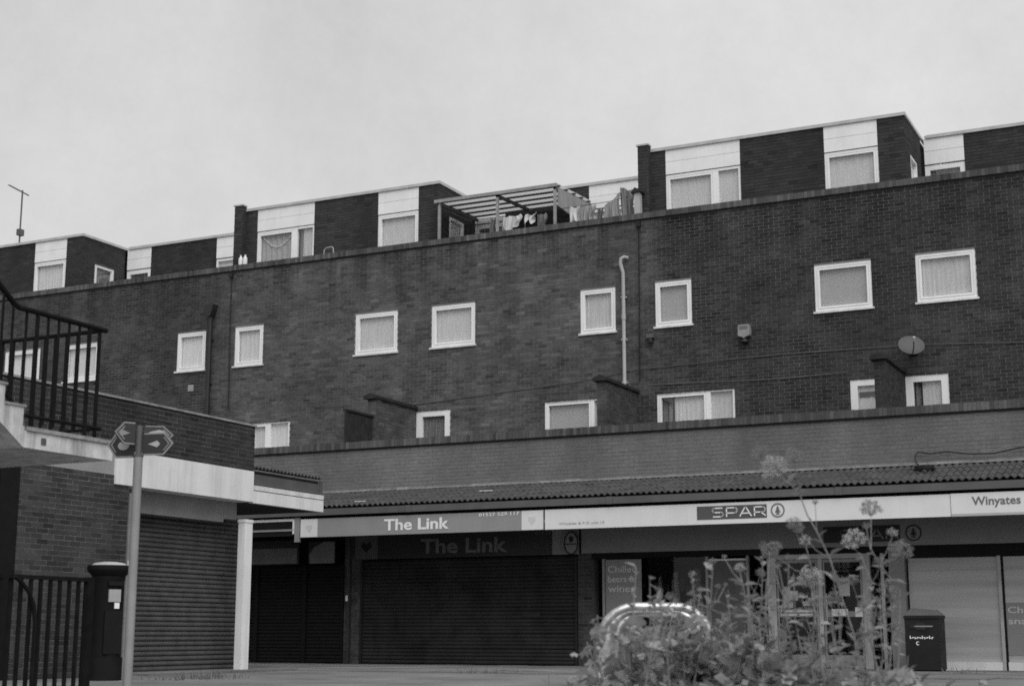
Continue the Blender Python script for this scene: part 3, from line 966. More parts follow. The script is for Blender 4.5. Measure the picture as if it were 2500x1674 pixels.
# blanked windows to the right of the door
for (a, b) in ((-5.44, -3.90), (-3.80, -2.2), (-2.1, -0.5), (-0.4, 1.2)):
    v = MB(FS); v.box(a, b, -0.05, -0.03, 0.15, 1.955); vo = v.build('blanked_window', M['vinyl'], sr)
    s_ = MB(FS); s_.box(a, b, -0.1, 0.05, 0.0, 0.148); s_.build('sill', M['render'], vo)
    q = MB(FS); q.box(a, b, -0.029, -0.012, 1.74, 1.765); q.build('rail', M['vinyl'], vo)
for a in (-3.90, -2.2, -0.5):
    p = MB(FS); p.box(a+.004, a+.06, -0.1, 0.02, 0.0, 1.97); p.build('mullion', M['pipe'], sr)
    p = MB(FS); p.box(a+.062, a+.096, -0.1, -0.006, 0.0, 1.955); p.build('mullion', M['black'], sr)
# inside of the shops
si = MB(); si.box(-24, XR, 30.2, 30.21, 0.0, 3.2); si.box(-11.7, -11.62, 27.8, 30.19, 0, 3.2); si.box(-5.7, -5.6, 27.8, 30.19, 0, 3.2)
si.build('inner_wall', M['dark'], sr)
sc_ = MB(); sc_.box(-24, XR, 27.62, 30.19, 2.69, 3.29); sc_.build('ceiling', M['dark'], sr)

# ================================================================== CORNER SHOP ON THE LEFT
LX = -15.4
FL = Fr((LX, 0, 0), (0, 1, 0), (1, 0, 0))
cs = thing('corner_shop', 'corner shop building with brick parapet over a white concrete beam and grey shutter', 'building', (-18, 18, 0))
Y0, Y1 = 12.0, 21.36
wall_panel('parapet_wall', cs, FL, Y0, Y1, 3.39, 4.17, [], M['mortar_left'], 0.25)
lay_bricks(cs, FL, brick_rects(Y0, Y1, 3.395, 4.17, [], uref=Y1), M['brick_left'], singles=150)
cpb = MB(FL); cpb.box(Y0, Y1+.02, -0.28, 0.03, 4.172, 4.205); cpb.build('coping', M['lead'], cs, label='thin pale metal capping')
bm = MB(FL); bm.box(17.78, Y1-.03, -0.30, 0.035, 2.86, 3.388); bm.build('beam', M['render'], cs, label='white concrete beam')
PW = 18.13
wall_panel('wall', cs, FL, 15.83, PW, 0.0, 3.385, [], M['mortar_left'], 0.3)
lay_bricks(cs, FL, brick_rects(15.83, PW, 0.0, 3.0, [(17.78, PW, 2.86, 3.4)], uref=PW), M['brick_wallbox'], singles=150)
wl_ = MB(); wl_.box(-19, -15.71, 12.0, 12.3, 0, 3.385); wl_.box(-15.7, -15.45, 12.0, 14.2, 0, 3.385); wl_.box(-17.6, -17.3, 14.2, 15.8, 0, 3.385); wl_.build('side_wall', M['dark'], cs)
dd = MB(); dd.box(-15.72, -15.385, 15.45, 15.815, 0, 3.385); dd.build('black_end_box', M['black'], cs)  # added black box: covers the pale wall end, stands for the dark opening
rf = MB(); rf.box(-24, LX-.26, Y0, Y1, 3.39, 3.5); rf.build('roof', M['grey'], cs)
hd = MB(FL); hd.box(PW+.02, Y1-.40, -0.42, -0.305, 2.50, 3.38); hd.box(Y1-.399, Y1-.03, -0.36, -0.305, 2.56, 2.858); hd.build('fascia_panel', M['grey'], cs)
pl = MB(FL); pl.box(Y1-.19, Y1+.03, -0.14, 0.0, 0.0, 2.50); pl.build('pillar', M['render'], cs, label='white rendered corner pillar')
cpl = MB(FL); cpl.box(Y1-.20, Y1+.04, -0.15, 0.01, 2.502, 2.555); cpl.build('pillar_cap', M['render'], cs)
FLS = Fr((-15.98, 0, 0), (0, 1, 0), (1, 0, 0))
shutter(cs, FLS, 18.55, 21.80, 0.03, 2.62, M['slat'], 0.079, 0.030, label='grey roller shutter with broad curved slats')
gr = MB(FL); gr.box(PW+.03, PW+.10, -0.2, 0.02, 0.0, 2.75); gr.build('downpipe', M['post'], cs)
gw = MB(FL); gw.box(PW+.03, PW+.11, 0.021, 0.035, 1.52, 1.72); gw.build('bracket', M['render'], cs)
bx = MB(); bx.box(-24, -16.1, 18.15, 18.4, 0, 3.385); bx.box(-24, -16.4, Y1-.02, Y1+.2, 0, 3.385); bx.box(-24, -23.7, 18.41, Y1-.03, 0, 3.385); bx.build('inner_wall', M['dark'], cs)
# low canopy that runs on from the beam
E1 = 23.55
cb = MB(FL); cb.box(Y1-.025, E1, -0.06, 0.03, 2.845, 3.055); cb.build('canopy_fascia', M['render'], cs)
c2 = MB(FL); c2.box(Y1-.025, E1+.03, -0.35, 0.015, 3.075, 3.155); c2.build('canopy_flashing', M['sill'], cs)
c3 = MB(FL); c3.box(Y1-.025, E1+.01, -0.35, -0.05, 3.18, 3.36); c3.build('canopy_board', M['gutter'], cs)
c4 = MB(); c4.prism([(-15.5, 3.37), (-15.5, 3.42), (-18.4, 3.95), (-18.4, 3.37)], Y1-.02, E1, lambda p, q, t: (p, t, q)); c4.build('canopy_roof', M['dark'], cs)  # run deep behind the eave to shade the passage
c5 = MB(FL); c5.box(Y1-.02, E1, -3.0, -0.065, 2.85, 2.88); c5.build('canopy_soffit', M['dark'], cs)
for i in range(10):
    for r in range(3):
        y = Y1+.0+i*0.22
        inst('tile', TILE, cs, (-15.42-r*0.34, y, 3.445+r*0.062), rot=(0, -0.0, math.pi/2), scale=(0.92, 1, 1)).rotation_euler = (0.18, 0, math.pi/2)
cl_ = MB(FL); cl_.box(E1-.03, E1+.02, -0.06, -0.01, 3.16, 3.42); cl_.build('canopy_bracket', M['gutter'], cs)
ps = MB(); ps.box(-19, -15.0, 18.3, 22.3, -0.02, 0.03); ps.build('doorstep', M['paving'], cs)

# ================================================================== TERRACE DIVIDER WALLS
for i, (xr, lab) in enumerate(((-17.36, 'brick divider wall on the terrace with a dark timber panel at its end'), (-11.74, 'brick divider wall standing under the foot of the pale soil pipe'),
                               (-5.93, 'brick divider wall standing under the satellite dish'))):
    t = thing('divider_wall', lab, 'wall', (xr-.12, 29.5, 3.42), 'terrace divider walls')
    b = MB(); b.box(xr-.22, xr-.006, 28.66, 30.485, 3.42, 5.83); b.build('wall', M['mortar'], t)
    f1 = Fr((xr-.006, 0, 0), (0, 1, 0), (1, 0, 0)); f2 = Fr((0, 28.66, 0), (1, 0, 0), (0, -1, 0))
    lay_bricks(t, f1, brick_rects(28.66, 30.48, 4.3, 5.83, []), M['brick'], singles=140, proud=0.005)
    lay_bricks(t, f2, brick_rects(xr-.22, xr, 4.3, 5.83, [], uref=xr-.22), M['brick'], singles=30, proud=0.006)
    c = MB(); c.prism([(xr-.29, 5.835), (xr+.05, 5.835), (xr+.05, 5.90), (xr-.12, 5.97), (xr-.29, 5.90)], 28.58, 30.48, lambda p, q, s: (p, s, q)); c.build('coping', M['wood'], t)
tf = thing('timber_screen', 'dark timber screen between the brick divider wall and the parapet', 'fence', (-17.45, 28.1, 3.42))
for i in range(7):
    b = MB(); b.box(-17.47+rnd.uniform(-.004, .004), -17.43, 27.52+i*.16, 27.52+i*.16+.152, 3.45, 5.40+rnd.uniform(-.01, .01)); b.build('board', M['wood'], tf)
b = MB(); b.box(-17.50, -17.40, 27.5, 28.65, 5.415, 5.46); b.build('top_rail', M['wood'], tf)

# ================================================================== SIGNS
def board(name, label, fr, u0, u1, z0, z1, d0, d1, mat, cat='shop sign', group=None):
    t = thing(name, label, cat, fr((u0+u1)/2, (d0+d1)/2, z0), group)
    b = MB(fr); b.box(u0, u1, d0, d1, z0, z1); b.build('board', mat, t)
    return t


def flat(name, t, fr, u0, u1, z0, z1, d, mat, th=0.004):
    b = MB(fr); b.box(u0, u1, d, d+th, z0, z1); return b.build(name, mat, t)


def tree_emblem(t, fr, cu, cz, r, d, mat, disc=None):
    n = 40
    if disc:
        b = MB(fr); b.prism([(cu+r*math.cos(2*math.pi*k/n), cz+r*math.sin(2*math.pi*k/n)) for k in range(n)], d, d+.003, lambda p, q, s: fr(p, s, q)); b.build('emblem_disc', disc, t)
    b = MB(fr)
    for k in range(n):
        a0, a1 = 2*math.pi*k/n, 2*math.pi*(k+1)/n
        b.prism([(cu+r*math.cos(a0), cz+r*math.sin(a0)), (cu+r*math.cos(a1), cz+r*math.sin(a1)), (cu+r*.83*math.cos(a1), cz+r*.83*math.sin(a1)), (cu+r*.83*math.cos(a0), cz+r*.83*math.sin(a0))], d+.004, d+.008, lambda p, q, s: fr(p, s, q))
    b.build('emblem_ring', mat, t)
    pts = [(0, .66), (.20, .22), (.13, .24), (.40, -.28), (.10, -.22), (.10, -.42), (.30, -.50), (.22, -.58), (-.22, -.58), (-.30, -.50), (-.10, -.42), (-.10, -.22), (-.40, -.28), (-.13, .24), (-.20, .22)]
    b = MB(fr)
    for tri in ([0, 1, 14], [2, 3, 12, 13], [4, 5, 10, 11], [6, 7, 8, 9], [5, 6, 9, 10], [1, 2, 13, 14]):
        b.prism([(cu+pts[k][0]*r, cz+pts[k][1]*r) for k in tri], d+.004, d+.009, lambda p, q, s: fr(p, s, q))
    b.build('emblem_tree', mat, t)


def spar_letters(t, fr, u0, u1, z0, z1, d, mat, w=0.0205):
    """wide rounded capitals drawn with strokes"""
    H = z1-z0; n = 4; gap = (u1-u0)*0.05; L = (u1-u0-3*gap)/4
    def arc(cx, cz, rx, rz, a, b, k=6):
        return [(cx+rx*math.cos(math.radians(a+(b-a)*i/k)), cz+rz*math.sin(math.radians(a+(b-a)*i/k))) for i in range(k+1)]
    G = [
        [[(.90, 1), (.22, 1)]+arc(.22, .75, .20, .25, 90, 270)+[(.78, .5)]+arc(.78, .25, .20, .25, 90, -90)+[(.10, 0)]],
        [[(0.05, 0), (.05, 1), (.75, 1)]+arc(.75, .70, .24, .30, 90, -90)+[(.05, .40)]],
        [[(0, 0), (.45, 1), (.55, 1), (1, 0)], [(.2, .32), (.8, .32)]],
        [[(0.05, 0), (.05, 1), (.75, 1)]+arc(.75, .70, .24, .30, 90, -90)+[(.05, .40)], [(.60, .40), (1, 0)]],
    ]
    for i, strokes in enumerate(G):
        b = MB(fr)
        for s in strokes:
            pts = [(u0+i*(L+gap)+p*L, z0+w/2+q*(H-w)) for p, q in s]
            for (a, c) in zip(pts[:-1], pts[1:]):
                dx, dz = c[0]-a[0], c[1]-a[1]
                m_ = math.hypot(dx, dz)
                if m_ < 1e-6: continue
                ex, ez = dx/m_*w*.30, dz/m_*w*.30; nx, nz = -dz/m_*w/2, dx/m_*w/2
                b.prism([(a[0]-ex+nx, a[1]-ez+nz), (a[0]-ex-nx, a[1]-ez-nz), (c[0]+ex-nx, c[1]+ez-nz), (c[0]+ex+nx, c[1]+ez+nz)], d, d+.005, lambda p, q, s_: fr(p, s_, q))
        b.build('letter', mat, t)


s1 = board('fascia_sign', 'long grey sign reading The Link along the canopy edge', FF, -17.42, -11.91, 2.56, 2.935, 0.0, 0.05, M['sign_grey'])
flat('crest_panel', s1, FF, -17.41, -17.0, 2.565, 2.93, 0.051, M['sign_white']); flat('crest_panel', s1, FF, -12.37, -11.92, 2.565, 2.93, 0.051, M['sign_white'])
for (cu, k) in ((-17.2, 'heart'), (-12.15, 'heart')):
    b = MB(FF); b.prism([(cu, 2.66), (cu+.08, 2.75), (cu+.07, 2.81), (cu+.03, 2.82), (cu, 2.79), (cu-.03, 2.82), (cu-.07, 2.81), (cu-.08, 2.75)], 0.056, 0.058, lambda p, q, s: FF(p, s, q)); b.build('crest', M['crest'], s1)
text_part('lettering', 'The Link', s1, FF, -15.42, -13.95, 2.64, 2.87, 0.051, M['letter_white'], bold=0.022)
text_part('lettering', '01527 529 117', s1, FF, -13.29, -12.42, 2.855, 2.92, 0.051, M['letter_white'], bold=0.01)
s2 = board('fascia_sign', 'long white sign reading SPAR with a tree emblem along the canopy', FF, -11.88, -4.375, 2.56, 2.935, 0.0, 0.05, M['sign_white'])
flat('name_panel', s2, FF, -8.85, -7.55, 2.645, 2.885, 0.051, M['sign_ink2'])
spar_letters(s2, FF, -8.56, -7.575, 2.678, 2.852, 0.056, M['letter_white'])
tree_emblem(s2, FF, -7.35, 2.77, 0.125, 0.051, M['sign_ink'])
text_part('lettering', 'Winyates & P.O unit 10', s2, FF, -11.59, -10.66, 2.63, 2.69, 0.051, M['sign_mid'], bold=0.0)
s3 = board('fascia_sign', 'white sign reading Winyates with a grey bar under it', FF, -4.365, 0.5, 2.555, 2.94, 0.0, 0.06, M['sign_white'])
flat('bar', s3, FF, -4.36, 0.49, 2.558, 2.60, 0.061, M['sign_mid'])
text_part('lettering', 'Winyates', s3, FF, -4.02, -3.24, 2.69, 2.875, 0.061, M['sign_ink'], bold=0.014)
s4 = board('fascia_sign', 'black sign board edged in white in the dark corner passage', FF, -23.5, -17.62, 2.60, 2.90, -0.02, 0.02, M['black'])
b = MB(FF); b.box(-23.5, -17.58, -0.02, 0.035, 2.902, 2.955); b.box(-17.62, -17.575, 0.021, 0.04, 2.64, 2.901); b.build('edging', M['render'], s4)
b = MB(FF); b.box(-17.56, -17.44, 0.0, 0.05, 2.47, 2.97); b.build('end_bracket', M['grey'], s4)
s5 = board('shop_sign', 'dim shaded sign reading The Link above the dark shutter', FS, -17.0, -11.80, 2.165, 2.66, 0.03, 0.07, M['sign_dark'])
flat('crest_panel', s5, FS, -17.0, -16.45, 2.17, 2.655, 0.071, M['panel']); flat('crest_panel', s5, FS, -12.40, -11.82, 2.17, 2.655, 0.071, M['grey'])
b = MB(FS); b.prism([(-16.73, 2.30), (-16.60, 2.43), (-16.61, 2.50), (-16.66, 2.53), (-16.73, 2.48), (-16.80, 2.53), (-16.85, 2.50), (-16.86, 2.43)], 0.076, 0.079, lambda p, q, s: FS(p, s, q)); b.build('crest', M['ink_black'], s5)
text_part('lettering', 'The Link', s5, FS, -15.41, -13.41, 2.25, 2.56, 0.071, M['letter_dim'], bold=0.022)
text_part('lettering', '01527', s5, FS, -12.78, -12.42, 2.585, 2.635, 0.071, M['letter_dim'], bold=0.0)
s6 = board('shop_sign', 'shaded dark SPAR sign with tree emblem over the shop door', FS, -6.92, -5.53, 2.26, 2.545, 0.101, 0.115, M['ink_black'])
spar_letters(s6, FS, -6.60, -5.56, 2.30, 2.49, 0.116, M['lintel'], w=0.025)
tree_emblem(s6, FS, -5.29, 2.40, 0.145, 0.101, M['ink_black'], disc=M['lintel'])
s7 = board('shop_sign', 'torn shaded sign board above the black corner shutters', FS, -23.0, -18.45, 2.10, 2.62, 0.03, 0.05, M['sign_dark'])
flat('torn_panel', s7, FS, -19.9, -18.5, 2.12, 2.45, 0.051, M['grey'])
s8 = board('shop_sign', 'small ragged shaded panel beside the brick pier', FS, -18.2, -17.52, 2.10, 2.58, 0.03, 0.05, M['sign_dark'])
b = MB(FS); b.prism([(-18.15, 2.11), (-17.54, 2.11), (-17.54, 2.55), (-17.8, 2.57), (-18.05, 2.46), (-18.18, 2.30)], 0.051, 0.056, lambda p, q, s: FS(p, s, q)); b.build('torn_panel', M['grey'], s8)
ov = thing('hanging_sign', 'oval projecting sign on the pier beside the SPAR lintel', 'sign', FS(-11.93, 0.2, 2.15))
b = MB(FS)
n = 32
def ell(a, rx, rz): return (-11.93+rx*math.cos(a), 2.38+rz*math.sin(a))
b.prism([ell(2*math.pi*k/n, .15, .225) for k in range(n)], 0.17, 0.21, lambda p, q, s: FS(p, s, q)); b.build('plate', M['grey'], ov)
b = MB(FS)
for k in range(n):
    a0, a1 = 2*math.pi*k/n, 2*math.pi*(k+1)/n
    b.prism([ell(a0, .155, .23), ell(a1, .155, .23), ell(a1, .13, .2), ell(a0, .13, .2)], 0.211, 0.216, lambda p, q, s: FS(p, s, q))
b.box(-12.05, -11.81, 0.211, 0.215, 2.35, 2.37)
for k in range(16):
    a0, a1 = 2*math.pi*k/16, 2*math.pi*(k+1)/16
    b.prism([(-11.93+.05*math.cos(a0), 2.46+.06*math.sin(a0)), (-11.93+.05*math.cos(a1), 2.46+.06*math.sin(a1)), (-11.93, 2.46)], 0.211, 0.215, lambda p, q, s: FS(p, s, q))
b.build('marking', M['ink_black'], ov)
b = MB(FS); b.box(-11.94, -11.92, 0.071, 0.169, 2.37, 2.39); b.build('arm', M['iron'], ov)
p1 = board('poster', 'grey poster reading Chilled beers and wines in the shop window', FS, -11.30, -10.55, 0.6, 2.05, -0.036, -0.026, M['poster'], 'poster')
for i, (w_, s_) in enumerate((('Chilled', .60), ('beers &', .56), ('wines', .55))):
    text_part('lettering', w_, p1, FS, -11.25, -11.25+s_, 1.80-i*.19, 1.93-i*.19, -0.025, M['poster_ink'], bold=0.008, depth=.004)
p2 = board('poster', 'mid grey poster reading Chilled snacks on the blanked window', FS, -3.79, -2.6, 0.26, 1.16, -0.028, -0.022, M['poster'], 'poster')
for i, (w_, s_) in enumerate((('Chilled', .62), ('snacks', .62))):
    text_part('lettering', w_, p2, FS, -3.77, -3.77+s_, 0.98-i*.19, 1.09-i*.19, -0.021, M['poster_ink'], bold=0.01, depth=.003)

# ================================================================== THINGS ON THE FACADE
ab = thing('alarm_box', 'small white alarm box on the brick wall between upper windows', 'alarm box', (-9.25, 30.45, 6.8))
b = MB(); b.prism([(-9.37, 7.13), (-9.13, 7.13), (-9.12, 6.92), (-9.13, 6.89), (-9.22, 6.86), (-9.25, 6.83), (-9.28, 6.86), (-9.37, 6.89), (-9.38, 6.92)], 30.34, 30.487, lambda p, q, s: (p, s, q)); b.build('case', M['bracket'], ab)
b = MB(); b.box(-9.34, -9.16, 30.335, 30.339, 7.03, 7.10); b.build('label_plate', M['sign_ink'], ab)
b = MB(); b.lathe([(.09, 0), (.10, .02), (.08, .06), (.02, .08)], (-9.25, 30.41, 6.745), 14); b.build('strobe', M['ink_black'], ab, smooth=True)
wlp = thing('wall_lamp', 'small dark bulkhead lamp below the blinded window', 'wall lamp', (-11.4, 30.45, 6.9))
b = MB(); b.box(-11.48, -11.32, 30.36, 30.487, 7.03, 7.12); b.build('housing', M['gutter'], wlp)
b = MB(); b.lathe([(.055, -0.11), (.065, -.05), (.05, 0)], (-11.40, 30.42, 7.03), 12); b.build('lens', M['ink_black'], wlp, smooth=True)
sd = thing('satellite_dish', 'grey satellite dish on the brick wall over a terrace door', 'satellite dish', (-5.78, 30.45, 6.2))
N = Vector((0.34, -0.80, 0.44)).normalized(); A = N.cross(Vector((0, 0, 1))).normalized(); Bv = A.cross(N)
C0 = Vector((-5.70, 30.14, 6.33))
b = MB()
def dsh(s, t):
    r = t*0.265; a = 2*math.pi*s
    return C0+A*(r*math.cos(a)*1.0)+Bv*(r*math.sin(a)*.88)+N*(0.45*r*r)
b.grid(dsh, 28, 6)
b.grid(lambda s, t: dsh(s, t)-N*.012, 28, 6)
b.build('reflector', M['dish'], sd, smooth=True)
b = MB(); b.tube([C0-Bv*.22+N*.01, C0-Bv*.16+N*.18, C0-Bv*.05+N*.27], .011, 6); b.build('arm', M['iron'], sd)
b = MB(); b.tube([C0-Bv*.07+N*.25, C0-Bv*.03+N*.33], .03, 10); b.build('receiver', M['pipe'], sd)
b = MB(); b.tube([C0-N*.015, C0-N*.10, Vector((-5.72, 30.487, 6.30))], .022, 8); b.box(-5.80, -5.64, 30.465, 30.487, 6.2, 6.4); b.build('bracket', M['iron'], sd)
ae = thing('tv_aerial', 'thin television aerial on a mast above the penthouse roof', 'aerial', (-34.2, 34.5, 11.7))
b = MB(); b.tube([(-34.22, 34.5, 11.71), (-34.23, 34.5, 14.55)], .026, 8); b.build('mast', M['gutter'], ae)
b = MB(); b.tube([(-34.62, 34.3, 14.72), (-34.05, 34.6, 14.38)], .025, 6)
for q in range(4): b.tube([(-34.55+q*.13, 34.18+q*.07, 14.68-q*.08), (-34.51+q*.13, 34.45+q*.07, 14.66-q*.08)], .014, 5)
b.build('boom', M['gutter'], ae)
b = MB(); b.box(-34.28, -34.14, 34.4, 34.6, 13.05, 13.25); b.build('clamp', M['gutter'], ae)
for i, x in enumerate((-22.76, -22.62)):
    b = MB(); b.lathe([(.055, 0), (.058, .2), (.05, .24), (.025, .27), (.025, .31), (.03, .32)], (x, 30.70, 9.926), 12)
    b.build('bottle', M['sign_white'], None, smooth=True, label=('white bottle on the coping beside the fin wall, the one nearest the fin' if i == 0 else 'white bottle on the coping, between its twin and the wide window'), cat='bottle', group='white bottles on the coping')
b = MB(); b.tube([(-20.16, 30.62, 9.926), (-20.14, 30.62, 10.08), (-20.08, 30.62, 10.12), (-19.93, 30.62, 10.13), (-19.88, 30.62, 10.10), (-19.87, 30.62, 9.926)], .014, 6)
b.build('hoop', M['pipe'], None, label='small white wire hoop standing on the roof coping', cat='hoop')

# pergola and washing
pg = thing('pergola', 'timber pergola with pale corrugated roof on the roof terrace', 'pergola', (-15.5, 32, 9.45))
for x in (-17.08, -15.49, -13.97):
    b = MB(); b.box(x-.03, x+.03, 31.0, 31.06, 9.455, 11.0); b.build('post', M['wood_pale'], pg)
b = MB(); b.box(-17.2, -13.9, 30.96, 30.999, 11.005, 11.085); b.build('front_beam', M['wood_pale'], pg)
for x in (-17.12, -15.49, -13.96):
    b = MB(); b.prism([(31.0, 10.95), (33.15, 11.08), (33.15, 11.15), (31.0, 11.02)], x-.03, x+.03, lambda p, q, s: (s, p, q)); b.build('rafter', M['rafter'], pg)
for i in range(5):
    y = 31.15+i*.46; z = 11.022+(y-31.0)*.058
    b = MB(); b.box(-17.2, -13.9, y, y+.05, z+.015, z+.055); b.build('purlin', M['rafter'], pg)
b = MB(); b.grid(lambda s, t: (-17.18+3.26*s, 31.02+2.12*t, 11.088+2.1*t*.058+.008*math.cos(s*2*math.pi*30)), 180, 2); b.build('roof_sheet', M['sheet'], pg)
b = MB(); b.prism([(31.10, 10.55), (33.1, 10.45), (33.1, 11.10), (31.10, 11.0)], -13.93, -13.90, lambda p, q, s: (s, p, q)); b.build('side_screen', M['towel_mid'], pg)
b = MB(); b.tube([(-13.97, 31.2, 10.75), (-13.95, 32.3, 10.55)], .03, 6); b.build('brace', M['wood_pale'], pg)
wlin = MB(); wlin.tube([(-17.05, 31.15, 10.55)]+[(-17.05+k*.55, 31.15, 10.52-.03*math.sin(k*.35)) for k in range(1, 9)]+[(-11.75, 31.15, 10.62)], .008, 4)
wlin.build('washing_line', M['cable'], None, label='thin washing line strung along the roof terrace', cat='washing line')


def cloth(x0, x1, z0, z1, mat, label, y=31.13, ph=0.0, hem=0.03, skew=0.0, name='laundry', slope=0.0):
    b = MB()
    def fn(s, t):
        c = (x0+x1)/2; w = (x1-x0)/2
        pinch = 1.0-0.18*math.exp(-t*6)*abs(math.sin(3*math.pi*s+ph))
        x = c+w*(2*s-1)*(0.86+.16*math.sin(2.1*t*2+ph))*pinch+skew*t+.02*math.sin(5*t+ph)
        sag = .035*math.sin(math.pi*s)+.02*math.sin(3*math.pi*s+ph)
        z = z1+slope*(s-.5)-sag*(1-t)-(z1-z0)*t*(0.82+.18*math.sin(4.2*s+ph))-hem*math.sin(9*s+ph)*t
        return (x, y+.045*math.sin(s*13+ph+t)*(.3+t)+.015*math.sin(31*s), z)
    b.grid(fn, 18, 8)
    b.grid(lambda s, t: Vector(fn(s, t))+Vector((0, .006, 0)), 18, 8)
    b.build(name, mat, None, smooth=True, label=label, cat='laundry', group='laundry on the roof terrace line')
cloth(-15.76, -15.58, 9.7, 10.48, M['towel_grey'], 'narrow grey cloth hanging beside the middle pergola post', ph=2)
cloth(-15.42, -14.90, 10.08, 10.49, M['towel'], 'white towel hanging next to the middle pergola post', ph=.5)
cloth(-14.86, -14.50, 10.20, 10.47, M['towel'], 'short white ruffled top hanging on the pergola line', ph=1.7, hem=.10)
cloth(-14.50, -14.24, 10.0, 10.44, M['towel_grey'], 'dark garment hanging close to the corner pergola post', ph=.2)
cloth(-13.66, -13.36, 9.98, 10.50, M['towel'], 'white garment hanging just past the pergola corner post', ph=2.7)
cloth(-13.33, -12.98, 9.98, 10.48, M['towel_mid'], 'light grey garment hanging between white garment and dark trousers', ph=.9)
cloth(-12.80, -12.25, 9.70, 10.58, M['towel_mid'], 'mid grey shirt hanging between pergola and fin wall', ph=3.4, hem=.06, slope=.30, skew=-.06)
cloth(-12.40, -12.05, 9.75, 10.78, M['towel_grey'], 'dark grey trousers hanging near the fin wall', ph=1.1, hem=.22, skew=.10, slope=-.12)
cloth(-12.98, -12.80, 9.8, 10.40, M['towel_grey'], 'small dark cloth hanging low beside the mid grey shirt', ph=2.2, hem=.08, y=31.2)
wv = thing('flue_cowl', 'pale flue with dark cap against the penthouse fin wall', 'flue', (-11.9, 31.0, 9.46))
b = MB(); b.box(-11.95, -11.81, 30.98, 31.12, 9.46, 10.58); b.build('casing', M['pipe'], wv)
b = MB(); b.prism([(-12.02, 10.585), (-11.76, 10.585), (-11.78, 10.64), (-11.92, 10.70)], 30.93, 31.17, lambda p, q, s: (p, s, q)); b.build('cap', M['ink_black'], wv)

# cable coil and loose cable on the canopy
cc = MB()
cc.tube([(-4.9+.16*math.cos(a*.7)*(1+.1*math.sin(a*3)), 26.55+.12*math.sin(a*.7), slope_z(26.55)+.07+.0025*a) for a in range(0, 28)], .020, 6)
cc.build('cable_coil', M['cable'], None, label='black coil of cable lying on the tiled canopy', cat='cable')
lc = MB()
lc.tube([(-4.95, 26.6, 3.46), (-5.10, 26.9, 3.60), (-5.16, 27.08, 3.74), (-5.10, 27.12, 3.82), (-4.9, 27.12, 3.78), (-4.6, 27.12, 3.80), (-4.2, 27.12, 3.74), (-3.8, 27.12, 3.73), (-3.4, 27.12, 3.80), (-2.6, 27.12, 3.9)], .013, 6)
lc.build('cable', M['pipe_dark'], None, smooth=True, label='loose black cable sagging along the low parapet wall', cat='cable')
for (x, y, l, lab) in ((-13.6, 26.5, .28, 'scrap of white litter lying mid way along the tiled canopy'), (-16.2, 26.0, .25, 'scrap of white litter at the corner end of the canopy tiles')):
    b = MB(); b.prism([(x, -.02), (x+l, -.005), (x+l*.9, .02), (x+.04, .02)], slope_z(y)+.06, slope_z(y)+.075, lambda p, q, s: (p, y+q*2, s)); b.build('litter', M['sign_white'], None, label=lab, cat='litter')

# hanging bags inside the shop window
for i, (x, w, z0, z1) in enumerate(((-10.30, .09, 1.20, 1.72), (-9.98, .16, 1.10, 1.80), (-9.52, .17, 1.02, 1.86))):
    b = MB()
    b.grid(lambda s, t: (x+w*(s-.5)*(.5+.7*t), 27.75+.03*math.sin(9*s), z1-(z1-z0)*t), 8, 6)
    b.grid(lambda s, t: (x+w*(s-.5)*(.5+.7*t), 27.80+.03*math.sin(9*s), z1-(z1-z0)*t), 8, 6)
    b.build('hanging_bag', M['towel_mid'], None, smooth=True, label=['narrow pale bag hanging behind the shop glass beside the poster', 'middle pale bag of three hanging behind the shop glass', 'widest pale bag behind the shop glass, beside the grey panel'][i], cat='bag', group='pale bags hanging in the shop window')

# ================================================================== STREET FURNITURE
# litter bin
lb = thing('litter_bin', 'dark square litter bin with sloping cap by the blanked shop window', 'litter bin', (-5.0, 26.2, 0))
yb_ = 26.12; x0, x1 = -5.30, -4.70
b = MB(); b.box(x0+.01, x1-.01, yb_, yb_+.5, 0.03, 0.88); b.build('body', M['bin'], lb)
b = MB(); b.box(x0, x1, yb_-.015, yb_+.515, 0.882, 0.93); b.build('rim', M['bin'], lb)
b = MB(); b.prism([(x0, .932), (x1, .932), (x1-.12, 1.03), (x0+.14, 1.06)], yb_-.01, yb_+.51, lambda p, q, s: (p, s, q)); b.build('cap', M['bin_top'], lb)
b = MB(); b.box(x0+.10, x0+.42, yb_-.012, yb_-.002, 0.72, 0.78); b.box(x0+.20, x0+.36, yb_-.013, yb_-.003, 0.69, 0.815); b.build('opening', M['ink_black'], lb)
b = MB(); b.box(x0+.18, x0+.48, yb_-.016, yb_-.0135, 0.742, 0.762); b.build('lip', M['post'], lb)
b = MB(); b.box(x1-.009, x1-.004, yb_+.15, yb_+.35, 0.69, 0.80); b.build('opening', M['ink_black'], lb)
b = MB()
for q in range(10):
    u = x0+.09+q*.040; h = .05 if q in (0, 5, 8) else .03
    b.box(u, u+.014, yb_-.004, yb_-.001, 0.545+.006*math.sin(q*2), .545+h); b.box(u+.014, u+.032, yb_-.004, yb_-.001, .55+.012*(q % 2), .562+.012*(q % 2))
b.box(x0+.2, x0+.235, yb_-.004, yb_-.001, .44, .455); b.box(x0+.19, x0+.205, yb_-.004, yb_-.001, .455, .49); b.box(x0+.2, x0+.24, yb_-.004, yb_-.001, .49, .5)
b.build('lettering', M['letter_white'], lb)
b = MB(); b.box(x0+.03, x1-.03, yb_+.02, yb_+.48, 0.0, 0.029); b.build('base', M['black'], lb)

